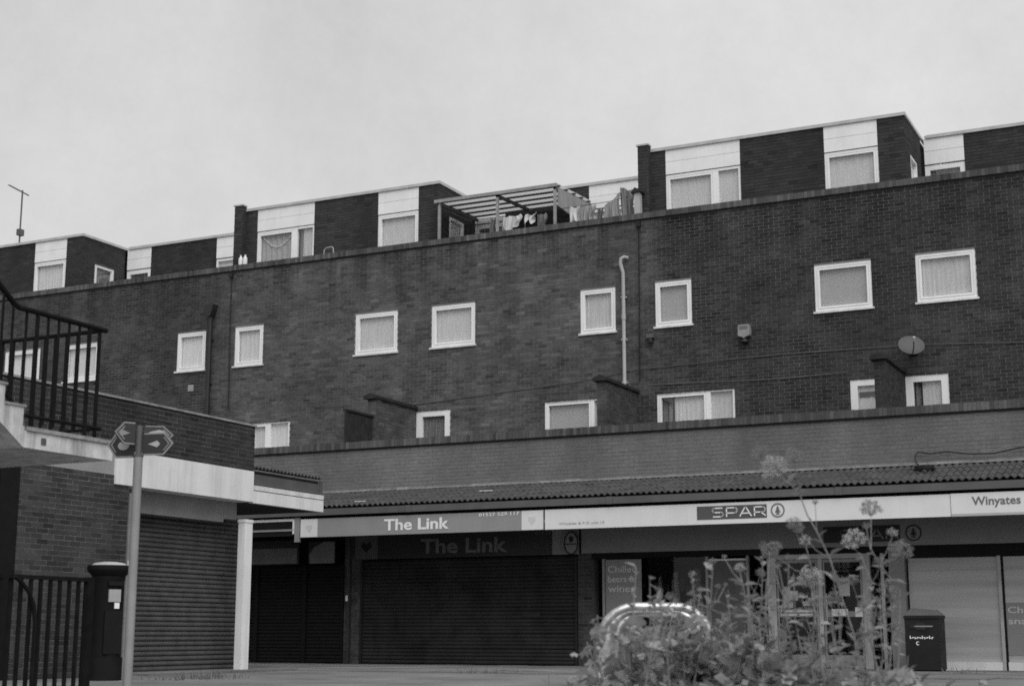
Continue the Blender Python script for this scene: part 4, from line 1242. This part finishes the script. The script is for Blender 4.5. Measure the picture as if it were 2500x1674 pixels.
# post box
pbx = thing('post_box', 'dark pillar post box with overhanging cap beside the grey signpost', 'post box', (-14.25, 16.45, 0))
pc_ = Vector((-14.22, 16.42, 0))
b = MB(); b.lathe([(.235, 0), (.235, .30)], pc_, 32); b.build('plinth', M['black'], pbx, smooth=True)
b = MB(); b.lathe([(.215, .301), (.215, 1.34), (.225, 1.36), (.225, 1.40)], pc_, 32); b.build('body', M['red'], pbx, smooth=True)
b = MB(); b.lathe([(.225, 1.402), (.29, 1.47), (.30, 1.50), (.295, 1.55)], pc_, 32); b.build('cap', M['red'], pbx, smooth=True)
b = MB(); b.lathe([(.25, 1.551), (.20, 1.585), (.10, 1.60), (.02, 1.605)], pc_, 32); b.build('dome', M['pipe'], pbx, smooth=True, label='pale rounded top')  # dome coloured much paler than the body
D = (Vector((0, 0, 0))-pc_); D.z = 0; D = (D.normalized()+Vector((.45, .25, 0))).normalized(); T_ = Vector((-D.y, D.x, 0))
def pface(u, d, z): return pc_+D*(.216+d)+T_*u+Vector((0, 0, z))
class PF:
    u = T_; n = D
    def __call__(s, u, d, z): return pface(u, d, z)
pf = PF()
b = MB(pf); b.box(-.11, .11, -0.02, .035, 1.27, 1.33); b.build('slot_hood', M['red'], pbx)
b = MB(pf); b.box(-.085, .085, -0.03, .012, 1.05, 1.22); b.build('notice_plate', M['pipe'], pbx)
b = MB(pf); b.box(-.0, .07, -0.03, .013, .96, 1.04); b.build('tab', M['letter_white'], pbx)
b = MB(pf); b.box(-.13, .13, -0.03, .006, .35, .93); b.build('door', M['red'], pbx)

# signpost
spx = -8.92; spy = 10.61
sg = thing('signpost', 'grey finger signpost with four dark pointed plates on a tall post', 'signpost', (spx, spy, 0))
b = MB(); b.tube([(spx, spy, 0), (spx, spy, 2.20)], .0405, 16); b.build('post', M['post'], sg, smooth=True)
b = MB(); b.tube([(spx, spy, 2.201), (spx, spy, 2.47)], .030, 12); b.tube([(spx, spy, 2.19), (spx, spy, 2.215)], .046, 14); b.build('collar', M['gutter'], sg, smooth=True)


def plate(dirv, z, L, H, side, mark):
    """a pointed plate running out from the post along dirv"""
    d = Vector(dirv).normalized(); nrm = Vector((d.y, -d.x, 0))
    if nrm.dot(EYE-Vector((spx, spy, 0))) < 0: nrm = -nrm
    o = Vector((spx, spy, 0))+d*.045
    fn = lambda p, q, s: o+d*p+nrm*s+Vector((0, 0, z+q))
    P = [(0, -H/2), (L-.09, -H/2), (L, 0), (L-.09, H/2), (0, H/2)]
    b = MB(); b.prism(P, -.008, .008, fn); a = b.build('arm', M['sign_dark'], sg)
    b = MB(); w = .014
    for (i, j) in ((0, 1), (1, 2), (2, 3), (3, 4)):
        (ax, az), (bx_, bz) = P[i], P[j]
        k = 0.88
        cx, cz = L*.45, 0
        b.prism([(ax, az), (bx_, bz), (cx+(bx_-cx)*k, bz*k), (cx+(ax-cx)*k, az*k)], .0085, .011, fn)
        b.prism([(ax, az), (bx_, bz), (cx+(bx_-cx)*k, bz*k), (cx+(ax-cx)*k, az*k)], -.011, -.0085, fn)
    b.build('border', M['bracket'], a)
    b = MB()
    if mark == 'way':
        b.prism([(.03, -.02), (.08, -.038), (.19, -.040), (.195, .030), (.13, .046), (.06, .030), (.03, .015)], .009, .0115, fn)
    elif mark == 'round':
        b.prism([(.11+.062*math.cos(k*math.pi/6), -.01+.040*math.sin(k*math.pi/6)) for k in range(12)], .009, .0115, fn)
    else:
        b.prism([(.05, 0), (.14, -.03), (.17, 0), (.14, .03)], .009, .0115, fn)
    b.build('symbol', M['post'] if mark == 'faint' else M['pipe'], a)
    b = MB(); b.prism([(L-.088, -H*.30), (L-.035, 0), (L-.088, H*.30), (L-.10, H*.30), (L-.05, 0), (L-.10, -H*.30)], .0115, .0125, fn); b.build('arrow', M['post'], a)
rt = Vector((RGT.x, RGT.y, 0)); fw_ = Vector((FWD.x, FWD.y, 0)).normalized()
plate(-rt+fw_*.35, 2.305, .28, .24, 0, 'round')
plate(-rt*0.75-fw_*.66, 2.395, .20, .20, 0, 'faint')
plate(rt+fw_*.15, 2.39, .26, .165, 0, 'way')
plate(rt-fw_*.25, 2.30, .30, .20, 0, 'half')

# cycle stands
for i, (pxl, w, lab) in enumerate(((1464, 10.0, 'bright steel hoop cycle stand nearest the leafy weeds'), (1483, 12.0, 'steel hoop cycle stand in the middle of its row'), (1503, 13.8, 'steel hoop cycle stand closest to the shops'))):
    a = spot(pxl, 1545, w); d = Vector((RGT.x, RGT.y, 0)).normalized()
    a.z = 0
    pts = [a+Vector((0, 0, 0)), a+Vector((0, 0, .56))]
    for k in range(1, 9): an = math.pi-k*math.pi/16; pts.append(a+d*(.24+.24*math.cos(an))+Vector((0, 0, .56+.24*math.sin(an))))
    e = a+d*.75
    for k in range(0, 9): an = math.pi/2-k*math.pi/16; pts.append(e-d*.24+d*(.24*math.cos(an))+Vector((0, 0, .56+.24*math.sin(an))))
    pts.append(e+Vector((0, 0, 0)))
    t = thing('cycle_stand', lab, 'cycle stand', (a+e)/2, 'hoop cycle stands')
    b = MB(); b.tube(pts, .028, 12); b.build('hoop', M['steel'], t, smooth=True)
    b = MB(); b.tube([a+d*.02+Vector((0, 0, .32)), e-d*.02+Vector((0, 0, .32))], .016, 8); b.build('cross_bar', M['steel'], t, smooth=True)
    for q in (a, e):
        b = MB(); b.lathe([(.07, 0.003), (.07, .012)], q, 14); b.build('foot', M['steel'], t)

# ================================================================== STAIR AND RAILINGS ON THE LEFT
SX = -9.5
stt = thing('concrete_stair', 'white concrete outdoor stair and landing with weathered edges', 'stair', (-10.2, 9.5, 0))
b = MB(); b.box(SX-1.45, SX, 9.78, 10.93, 2.215, 2.365); b.build('landing', M['render2'], stt)
b = MB(); b.box(SX-1.45, SX+.02, 9.80, 10.95, 2.366, 2.40); b.build('landing_paving', M['lead'], stt)
# flight climbing towards the viewer
NS, RS, GO = 9, 0.165, 0.235
prof = [(9.78, 2.215), (9.78, 2.40)]
for i in range(NS):
    y = 9.76-i*GO; z = 2.40+(i+1)*RS
    prof += [(y, z-RS), (y, z)]
prof += [(9.76-NS*GO, 2.40+NS*RS), (9.76-NS*GO, 2.40+NS*RS-.28)]
b = MB(); b.prism(prof, SX-1.2, SX, lambda p, q, s: (s, p, q)); b.build('flight', M['render2'], stt)
for i in range(NS):
    y = 9.76-i*GO; z = 2.40+(i+1)*RS
    b = MB(); b.box(SX-1.2, SX+.012, y-GO-.0, y+.02, z+.001, z+.022); b.build('tread', M['lead'], stt)
zt = 2.40+NS*RS
b = MB(); b.box(SX-1.2, SX, 9.76-NS*GO-1.6, 9.76-NS*GO-.002, zt-.25, zt); b.build('upper_landing', M['render2'], stt)
b = MB(); b.box(SX-1.2, SX-.9, 9.76-NS*GO-1.5, 9.76-NS*GO-1.2, 0, zt-.252); b.box(SX-1.72, SX-1.46, 9.3, 10.6, 0, 2.36); b.build('support_wall', M['black'], stt)  # pier at the landing added for support, black to keep the opening dark
hl_ = MB(); hl_.lathe([(.018, 0), (.022, .002)], (0, 0, 0), 10)
for (y, z) in ((10.02, 2.29),):
    q = MB(); q.box(SX+.001, SX+.006, y-.03, y+.03, z-.03, z+.03); q.build('drain_outlet', M['gutter'], stt)

rl = thing('stair_railing', 'black metal railing of upright bars round the stair landing', 'railing', (SX, 10.2, 2.4))
def bar(p, q, r, par, name='bar', n=6): b = MB(); b.tube([p, q], r, n); return b.build(name, M['iron'], par)
TZ = 3.44; BZ = 2.50
b = MB(); b.tube([(SX-.03, 10.79, TZ-.003), (SX-.03, 9.66, TZ), (SX-.03, 9.60, TZ+.02), (SX-.03, 9.60-8*GO, TZ+.02+8*RS)], .026, 8); b.build('handrail', M['iron'], rl, smooth=True)
b = MB(); b.tube([(SX-.03, 10.78, TZ), (SX-1.5, 10.78, TZ)], .022, 8); b.build('handrail', M['iron'], rl, smooth=True)
b = MB(); b.tube([(SX-.03, 10.78, BZ), (SX-.03, 9.78, BZ), (SX-.03, 9.78-8*GO, BZ+8*RS+.03)], .018, 6); b.build('bottom_rail', M['iron'], rl)
b = MB(); b.tube([(SX-.03, 10.78, BZ), (SX-1.5, 10.78, BZ)], .016, 6); b.build('bottom_rail', M['iron'], rl)
for i in range(8):
    y = 10.70-i*.135
    if y < 9.72: break
    r = .019 if i in (1, 6) else .013
    bar((SX-.03, y, TZ), (SX-.03, y, 2.40 if i in (1, 6) else BZ-.06), r, rl, 'post' if i in (1, 6) else 'bar')
for i in range(14):
    y = 9.66-.07-i*.12; s = (9.60-y)/GO*RS
    bar((SX-.03, y, TZ+.02+s), (SX-.03, y, BZ-.02+s), .012, rl)
for i in range(10):
    x = SX-.10-i*.135
    bar((x, 10.78, TZ), (x, 10.78, BZ if i % 4 else 2.40), .013 if i % 4 else .018, rl)
r2 = thing('low_railing', 'low black bar railing beside the dark post box', 'railing', (SX, 10, 0))
b = MB(); b.box(SX-.02, SX+.02, 7.6, 10.72, 1.085, 1.12); b.build('top_rail', M['iron'], r2)
b = MB(); b.box(SX-.02, SX+.02, 7.6, 10.72, 0.10, 0.13); b.build('bottom_rail', M['iron'], r2)
for i in range(25):
    y = 10.57-i*.119
    b = MB(); b.box(SX-.011, SX+.011, y-.017, y+.017, 0.131, 1.084); b.build('bar', M['iron'], r2)
for y in (10.70, 7.62):
    b = MB(); b.box(SX-.03, SX+.03, y-.03, y+.05, 0, 1.125); b.build('post', M['iron'], r2)
hr = MB(); hr.tube([(SX+.05, 9.72, 1.10), (SX+.05, 9.80, 1.06), (SX+.05, 9.90, .98), (SX+.05, 9.97, .86), (SX+.05, 10.0, .70), (SX+.05, 10.0, 0.0)], .019, 8)
hr.build('curved_handrail', M['iron'], r2, smooth=True)

# ================================================================== WEEDS IN FRONT
def leaf_mesh(name, mat, lobes=5, size=1.0, fold=.18, deep=.35):
    b = MB(); pts = []
    n = lobes*4
    for i in range(n+1):
        a = -2.5+5.0*i/n
        r = size*(.5+.5*(1-deep+deep*abs(math.cos(a*lobes/2.0))))*(1.0-.12*abs(a)/2.5)
        pts.append(Vector((r*math.sin(a), r*math.cos(a), fold*size*abs(math.sin(a*2))*.5-.08*r*r)))
    b.v = [Vector((0, 0, 0))]+pts
    b.f = [(0, i, i+1) for i in range(1, len(pts))]
    return b.mesh(name, mat)
LV = [leaf_mesh('leaf', M['leaf'], 5, .046, .3, .62), leaf_mesh('leaf', M['leaf'], 5, .034, .35, .7), leaf_mesh('leaf', M['leaf_dark'], 5, .040, .3, .6), leaf_mesh('leaf', M['leaf'], 3, .042, .4, .75), leaf_mesh('leaf', M['leaf_dark'], 7, .036, .3, .5)]
def slim_leaf(mat, L=.07, W=.018):
    b = MB()
    b.v = [Vector((0, 0, 0)), Vector((W, L*.35, .006)), Vector((W*.7, L*.7, .0)), Vector((0, L, -.012)), Vector((-W*.7, L*.7, .0)), Vector((-W, L*.35, .006)), Vector((0, L*.4, -.004))]
    b.f = [(0, 1, 6), (1, 2, 6), (2, 3, 6), (3, 4, 6), (4, 5, 6), (5, 0, 6)]
    return b.mesh('leaf', mat)
SLV = [slim_leaf(M['leaf_dark']), slim_leaf(M['leaf'], .06, .02)]


def mallow(px, py, w, spread, label, n=110, seed=0):
    q = random.Random(seed)
    top = spot(px, py, w); base = Vector((top.x, top.y, 0))
    t = thing('leafy_weed', label, 'plant', base, 'leafy weeds in the planter')
    H = top.z
    stems = []
    for i in range(9):
        an = q.uniform(0, 6.28); rr = spread*q.uniform(.2, 1.0)
        end = base+Vector((rr*math.cos(an), rr*math.sin(an), H*q.uniform(.72, 1.05)))
        mid = base+Vector((rr*.4*math.cos(an), rr*.4*math.sin(an), H*.5))
        b = MB(); pts = [base+Vector((q.uniform(-.04, .04), q.uniform(-.04, .04), 0)), mid, mid.lerp(end, .5)+Vector((0, 0, .02)), end]
        b.tube(pts, .007, 5, .003); b.build('stem', M['stem'], t)
        stems.append(pts)
    for i in range(n):
        pts = q.choice(stems); s = q.uniform(.8, 3.0); k = min(2, int(s))
        p = pts[k].lerp(pts[k+1], s-k)+Vector((q.gauss(0, .05), q.gauss(0, .05), q.gauss(0, .045)))
        p.z = max(.08, p.z)
        me = q.choice(LV)
        sc = q.uniform(.45, 1.4)
        inst('leaf', me, t, p, rot=(q.uniform(-.6, 1.5), q.uniform(-.9, .9), q.uniform(0, 6.28)), scale=(sc, sc, sc))
    return t


def slender(px, py, w, label, n=30, seed=0, bend=.05):
    q = random.Random(seed)
    top = spot(px, py, w); base = Vector((top.x+q.uniform(-.05, .05), top.y+q.uniform(-.05, .05), 0))
    t = thing('slender_weed', label, 'plant', base, 'slender weeds in the planter')
    for s_ in range(2):
        off = Vector((q.uniform(-bend, bend), q.uniform(-bend, bend), -s_*.12))
        pts = [base, base.lerp(top, .4)+Vector((q.uniform(-bend, bend), 0, 0)), base.lerp(top, .75)+off*.5, top+off]
        b = MB(); b.tube(pts, .005, 5, .002); b.build('stem', M['stem'], t)
        for i in range(n//2):
            s = q.uniform(1.0, 3.0); k = min(2, int(s))
            p = pts[k].lerp(pts[k+1], s-k)
            sc = q.uniform(.5, 1.1)
            inst('leaf', q.choice(SLV), t, p, rot=(q.uniform(-.3, .9), q.uniform(-.4, .4), q.uniform(0, 6.28)), scale=(sc, sc, sc))
    return t


def umbel(t, c, up, r, q, nray=26, dots=10, mat='flower', flat_=.8):
    up = up.normalized()
    a = up.cross(Vector((0.3, 0.2, 1))).normalized(); b_ = up.cross(a)
    rays = MB(); fl_ = MB()
    o = c-up*r*.8
    for i in range(nray):
        f = math.sqrt((i+.5)/nray); an = i*2.39996+q.uniform(-.25, .25)
        el = f*1.75                                                # rays fan out over more than half a ball
        d = (a*math.cos(an)+b_*math.sin(an))*math.sin(el)+up*math.cos(el)
        p = c-up*r*.15+d*r*q.uniform(.72, 1.02)
        rays.tube([o, o.lerp(p, .5)+up*r*.06, p], .0012, 3, .0008, caps=False)
        rr = r*.20
        for k in range(dots):
            z_ = 1-2*(k+.5)/dots; an2 = k*2.4+i; ra = math.sqrt(1-z_*z_)
            s = p+(a*(ra*math.cos(an2))+b_*(ra*math.sin(an2))+up*z_*.7)*rr
            e = r*.062*q.uniform(.7, 1.3)
            n0 = len(fl_.v)
            fl_.v += [s+a*e, s-a*e, s+b_*e, s-b_*e, s+up*e, s-up*e]
            for tri in ((0, 2, 4), (2, 1, 4), (1, 3, 4), (3, 0, 4), (2, 0, 5), (1, 2, 5), (3, 1, 5), (0, 3, 5)): fl_.f.append(tuple(n0+j for j in tri))
    u = rays.build('umbel', M['stem'], t)
    fl_.build('floret', M[mat], u)['kind'] = 'stuff'
    return o


def tall_weed(label, w, stem, heads, seed=0, leaves=16):
    """stem: pixel path from the ground up; heads: (branch point index, pixel centre, pixel radius, material)"""
    q = random.Random(seed)
    pts = [spot(x, y, w) for x, y in stem]
    base = Vector((pts[0].x, pts[0].y, 0))
    t = thing('umbel_weed', label, 'plant', base, 'tall umbel weeds in the planter')
    b = MB(); b.tube([base]+pts, .0058, 6, .0024); b.build('stem', M['stem'], t, smooth=True)
    for (k, px, py, r, mat) in heads:
        c = spot(px, py, w+q.uniform(-.15, .15)); R_ = r*w/3643.0
        s = pts[k]
        d = (c-s); up = (d.normalized()+Vector((0, 0, .9))).normalized()
        o = umbel(t, c, up, R_, q, nray=int(12+R_*260), mat=mat)
        b = MB(); b.tube([s, s.lerp(o, .5)-Vector((0, 0, .10*d.length)), o], .0024, 5, .0016); b.build('branch', M['stem'], t)
    for i in range(leaves):
        k = q.randrange(0, max(1, len(pts)-1)); p = pts[k].lerp(pts[k+1], q.random())
        sc = q.uniform(.5, 1.3)
        inst('leaf', q.choice(SLV), t, p, rot=(q.uniform(-.2, 1.0), q.uniform(-.5, .5), q.uniform(0, 6.28)), scale=(sc*.7, sc, sc))
    return t


tall_weed('tallest umbel weed whose pale heads reach above the canopy tiles', 7.5,
          [(2097, 1660), (2086, 1552), (2057, 1464), (2026, 1363), (1994, 1297), (1970, 1255), (1954, 1210), (1928, 1180), (1902, 1160)],
          [(8, 1890, 1140, 33, 'flower'), (7, 1853, 1104, 17, 'seed'), (6, 1937, 1111, 22, 'seed'), (4, 1990, 1225, 8, 'seed'), (3, 1952, 1290, 14, 'seed')], 1)
tall_weed('umbel weed with dark seed head standing before the white sign', 7.2,
          [(2190, 1665), (2196, 1560), (2196, 1441), (2165, 1400), (2146, 1375), (2126, 1340)],
          [(5, 2126, 1240, 26, 'seed'), (5, 2115, 1283, 11, 'seed'), (4, 2180, 1300, 13, 'flower'), (3, 2198, 1342, 28, 'seed')], 2)
tall_weed('umbel weed with a flat flower head before the shaded SPAR sign', 7.8,
          [(2070, 1662), (2110, 1500), (2128, 1420), (2100, 1350)],
          [(3, 2084, 1318, 29, 'flower'), (2, 2150, 1372, 16, 'seed'), (1, 2080, 1415, 18, 'seed')], 3)
tall_weed('umbel weed with two round heads before the shop door post', 7.4,
          [(1975, 1668), (1985, 1560), (1990, 1470), (1985, 1400), (1968, 1335)],
          [(4, 1937, 1278, 20, 'seed'), (3, 1887, 1342, 25, 'seed'), (4, 1965, 1320, 15, 'flower'), (2, 1978, 1412, 32, 'flower')], 4)
tall_weed('small umbel weed in front of the plain grey shop panel', 7.0,
          [(1850, 1668), (1836, 1560), (1822, 1470), (1812, 1420)],
          [(3, 1806, 1386, 14, 'flower'), (3, 1768, 1358, 6, 'flower'), (2, 1858, 1398, 14, 'seed')], 5)
tall_weed('short umbel weed leaning over the wider leaves by the bin', 6.6,
          [(2150, 1668), (2125, 1560), (2140, 1480), (2160, 1450)], [(3, 2160, 1425, 14, 'seed'), (2, 2105, 1475, 13, 'seed')], 6)

for i, (px, py, w, lab) in enumerate(((1690, 1400, 7.6, 'thin umbel weed before the shop window by the grey panel'), (1740, 1370, 7.2, 'thin umbel weed before the glazing bar of the grey panel'),
                                      (1862, 1330, 7.9, 'thin umbel weed before the shop door frame post'), (1925, 1360, 6.9, 'thin umbel weed before the first glazed door leaf'),
                                      (2035, 1400, 7.1, 'thin umbel weed before the far glazed door leaf'), (2150, 1440, 7.7, 'thin umbel weed before the dark doorway side pane'),
                                      (2178, 1440, 6.8, 'thin umbel weed on the side towards the litter bin'), (1610, 1440, 6.9, 'thin umbel weed before the hanging bags'))):
    q_ = random.Random(70+i)
    b0 = px+q_.uniform(-40, 40)
    hd_ = [(3, px, py, q_.uniform(7, 13), q_.choice(['seed', 'flower']))]
    for k in range(5):
        hd_.append((q_.choice((1, 2, 2)), px+q_.uniform(-60, 60), py+q_.uniform(10, 140), q_.uniform(5, 11), 'seed'))
    tall_weed(lab, w, [(b0, 1668), (b0*.6+px*.4+q_.uniform(-8, 8), 1600), (b0*.25+px*.75+q_.uniform(-8, 8), (py+1600)/2), (px, py+12)], hd_, 70+i, 22)
mallow(1500, 1560, 7.6, .26, 'leafy weed round the outer leg of the front cycle stand', 150, 1)
mallow(1585, 1490, 8.2, .20, 'tallest leafy weed growing up inside the front cycle stand', 150, 2)
mallow(1545, 1520, 7.0, .16, 'narrow leafy weed climbing across the near leg of the front cycle stand', 110, 31)
mallow(1665, 1500, 7.2, .15, 'narrow leafy weed against the far curve of the front cycle stand', 110, 32)
mallow(1640, 1530, 7.4, .28, 'broad leafy weed in front of the cycle stands', 190, 3)
mallow(1740, 1572, 7.2, .27, 'leafy weed just past the far leg of the cycle stands', 190, 4)
mallow(1800, 1540, 7.8, .22, 'pale leafy weed in front of the plain grey shop panel', 150, 5)
mallow(1880, 1575, 7.0, .28, 'leafy weed at the foot of the shop door post', 190, 6)
mallow(1975, 1612, 6.8, .28, 'leafy weed below the middle of the shop door', 190, 7)
mallow(2060, 1632, 7.0, .25, 'leafy weed at the foot of the tallest umbel weed', 170, 8)
mallow(2150, 1650, 6.6, .16, 'low leafy weed in front of the litter bin', 100, 9)
slender(1535, 1385, 7.6, 'slender weed before the Chilled beers poster', 26, 11)
slender(1585, 1410, 7.7, 'slender weed before the hanging bags in the window', 26, 12)
slender(1700, 1470, 7.4, 'slender weed at the curve of the front cycle stand', 22, 13)
slender(1865, 1350, 7.3, 'tall slender weed beside the shop door post', 34, 14)
slender(1930, 1400, 7.1, 'slender weed before the glazed shop door', 34, 15)
slender(2035, 1470, 7.0, 'slender weed against the dark doorway side', 26, 16)
slender(1622, 1478, 7.9, 'slender weed rising in front of the hoop of the front cycle stand', 34, 21)
slender(1470, 1500, 7.3, 'slender weed beside the outer leg of the front cycle stand', 26, 22)
slender(1765, 1440, 7.6, 'slender weed before the plain grey shop panel', 36, 23)
slender(1835, 1430, 6.9, 'slender weed at the edge of the grey shop panel', 36, 24)
slender(1900, 1450, 7.7, 'thick leaved slender weed below the round umbel heads', 40, 25)
slender(1995, 1430, 6.8, 'slender weed before the far door leaf', 36, 26)
slender(2100, 1500, 7.4, 'slender weed by the dark doorway post', 30, 27)
slender(2195, 1600, 7.0, 'short slender weed before the litter bin', 16, 17)
slender(1345, 1640, 7.5, 'lone dark weed tip at the planter edge', 14, 18, .02)
for i, (px, py, w, lab) in enumerate(((2235, 1655, 7.4, 'low weed by the foot of the litter bin'), (2300, 1662, 7.0, 'low weed just past the litter bin'), (2385, 1660, 7.3, 'low weed before the white sill of the blanked window'), (1385, 1662, 7.6, 'low weed at the end of the planter nearest the dark shutter'))):
    slender(px, py, w, lab, 26, 90+i, .09)
q = random.Random(44)
for i in range(14):
    px = q.uniform(1480, 2180); w = q.uniform(6.6, 8.2); py = q.uniform(1430, 1560) if px < 2100 else q.uniform(1540, 1610)
    top = spot(px, py, w); base = Vector((top.x+q.uniform(-.12, .12), top.y, 0))
    t = thing('feathery_weed', 'thin feathery weed among the tangled growth of the planter', 'plant', base, 'feathery weeds in the planter')
    mid = base.lerp(top, .55)+Vector((q.uniform(-.06, .06), 0, 0))
    b = MB(); b.tube([base, mid, top], .0034, 4, .0012); b.build('stem', M['stem'], t)
    b = MB()
    for k in range(26):
        p = mid.lerp(top, q.uniform(-.3, 1.0)); d = Vector((q.gauss(0, 1), q.gauss(0, 1), q.uniform(.2, 1.6))).normalized()*q.uniform(.04, .11)
        b.tube([p, p+d*.6+Vector((0, 0, .008)), p+d], .0012, 3, .0006, caps=False)
    b.build('foliage', M['leaf'], t)['kind'] = 'stuff'
# ground cover under the weeds
gc = MB(); q = random.Random(5)
for i in range(2600):
    w = q.uniform(6.2, 8.6); px = q.uniform(1400, 2200)
    p = spot(px, 1545, w); p.z = q.uniform(.05, .42)*(1-.3*abs(px-1800)/400)
    s = q.uniform(.015, .04); a = q.uniform(0, 6.28)
    d1 = Vector((math.cos(a), math.sin(a), q.uniform(-.3, .8)))*s*2; d2 = Vector((-math.sin(a), math.cos(a), q.uniform(-.5, .5)))*s
    n0 = len(gc.v); gc.v += [p, p+d1*.5+d2, p+d1, p+d1*.5-d2]; gc.f.append((n0, n0+1, n0+2, n0+3))
gc.build('undergrowth', M['leaf_dark'], None, origin=(-2.5, 6.5, 0), kind='stuff')
tu = MB(); q = random.Random(8)
for (px, w, n) in ((500, 21.0, 90), (560, 21.8, 40), (1180, 24, 40), (420, 20.5, 30), (1600, 24, 30), (2350, 24, 30)):
    c0 = spot(px, 1545, w)
    for i in range(n):
        p = Vector((c0.x+q.gauss(0, .22), c0.y+q.gauss(0, .10), 0.0)); h = q.uniform(.03, .13)
        d = Vector((q.uniform(-.06, .06), q.uniform(-.06, .06), h)); s_ = Vector((.008, 0, 0))
        n0 = len(tu.v); tu.v += [p-s_, p+s_, p+d]; tu.f.append((n0, n0+1, n0+2))
tu.build('grass', M['leaf_dark'], None, origin=(-10, 22, 0), kind='stuff')
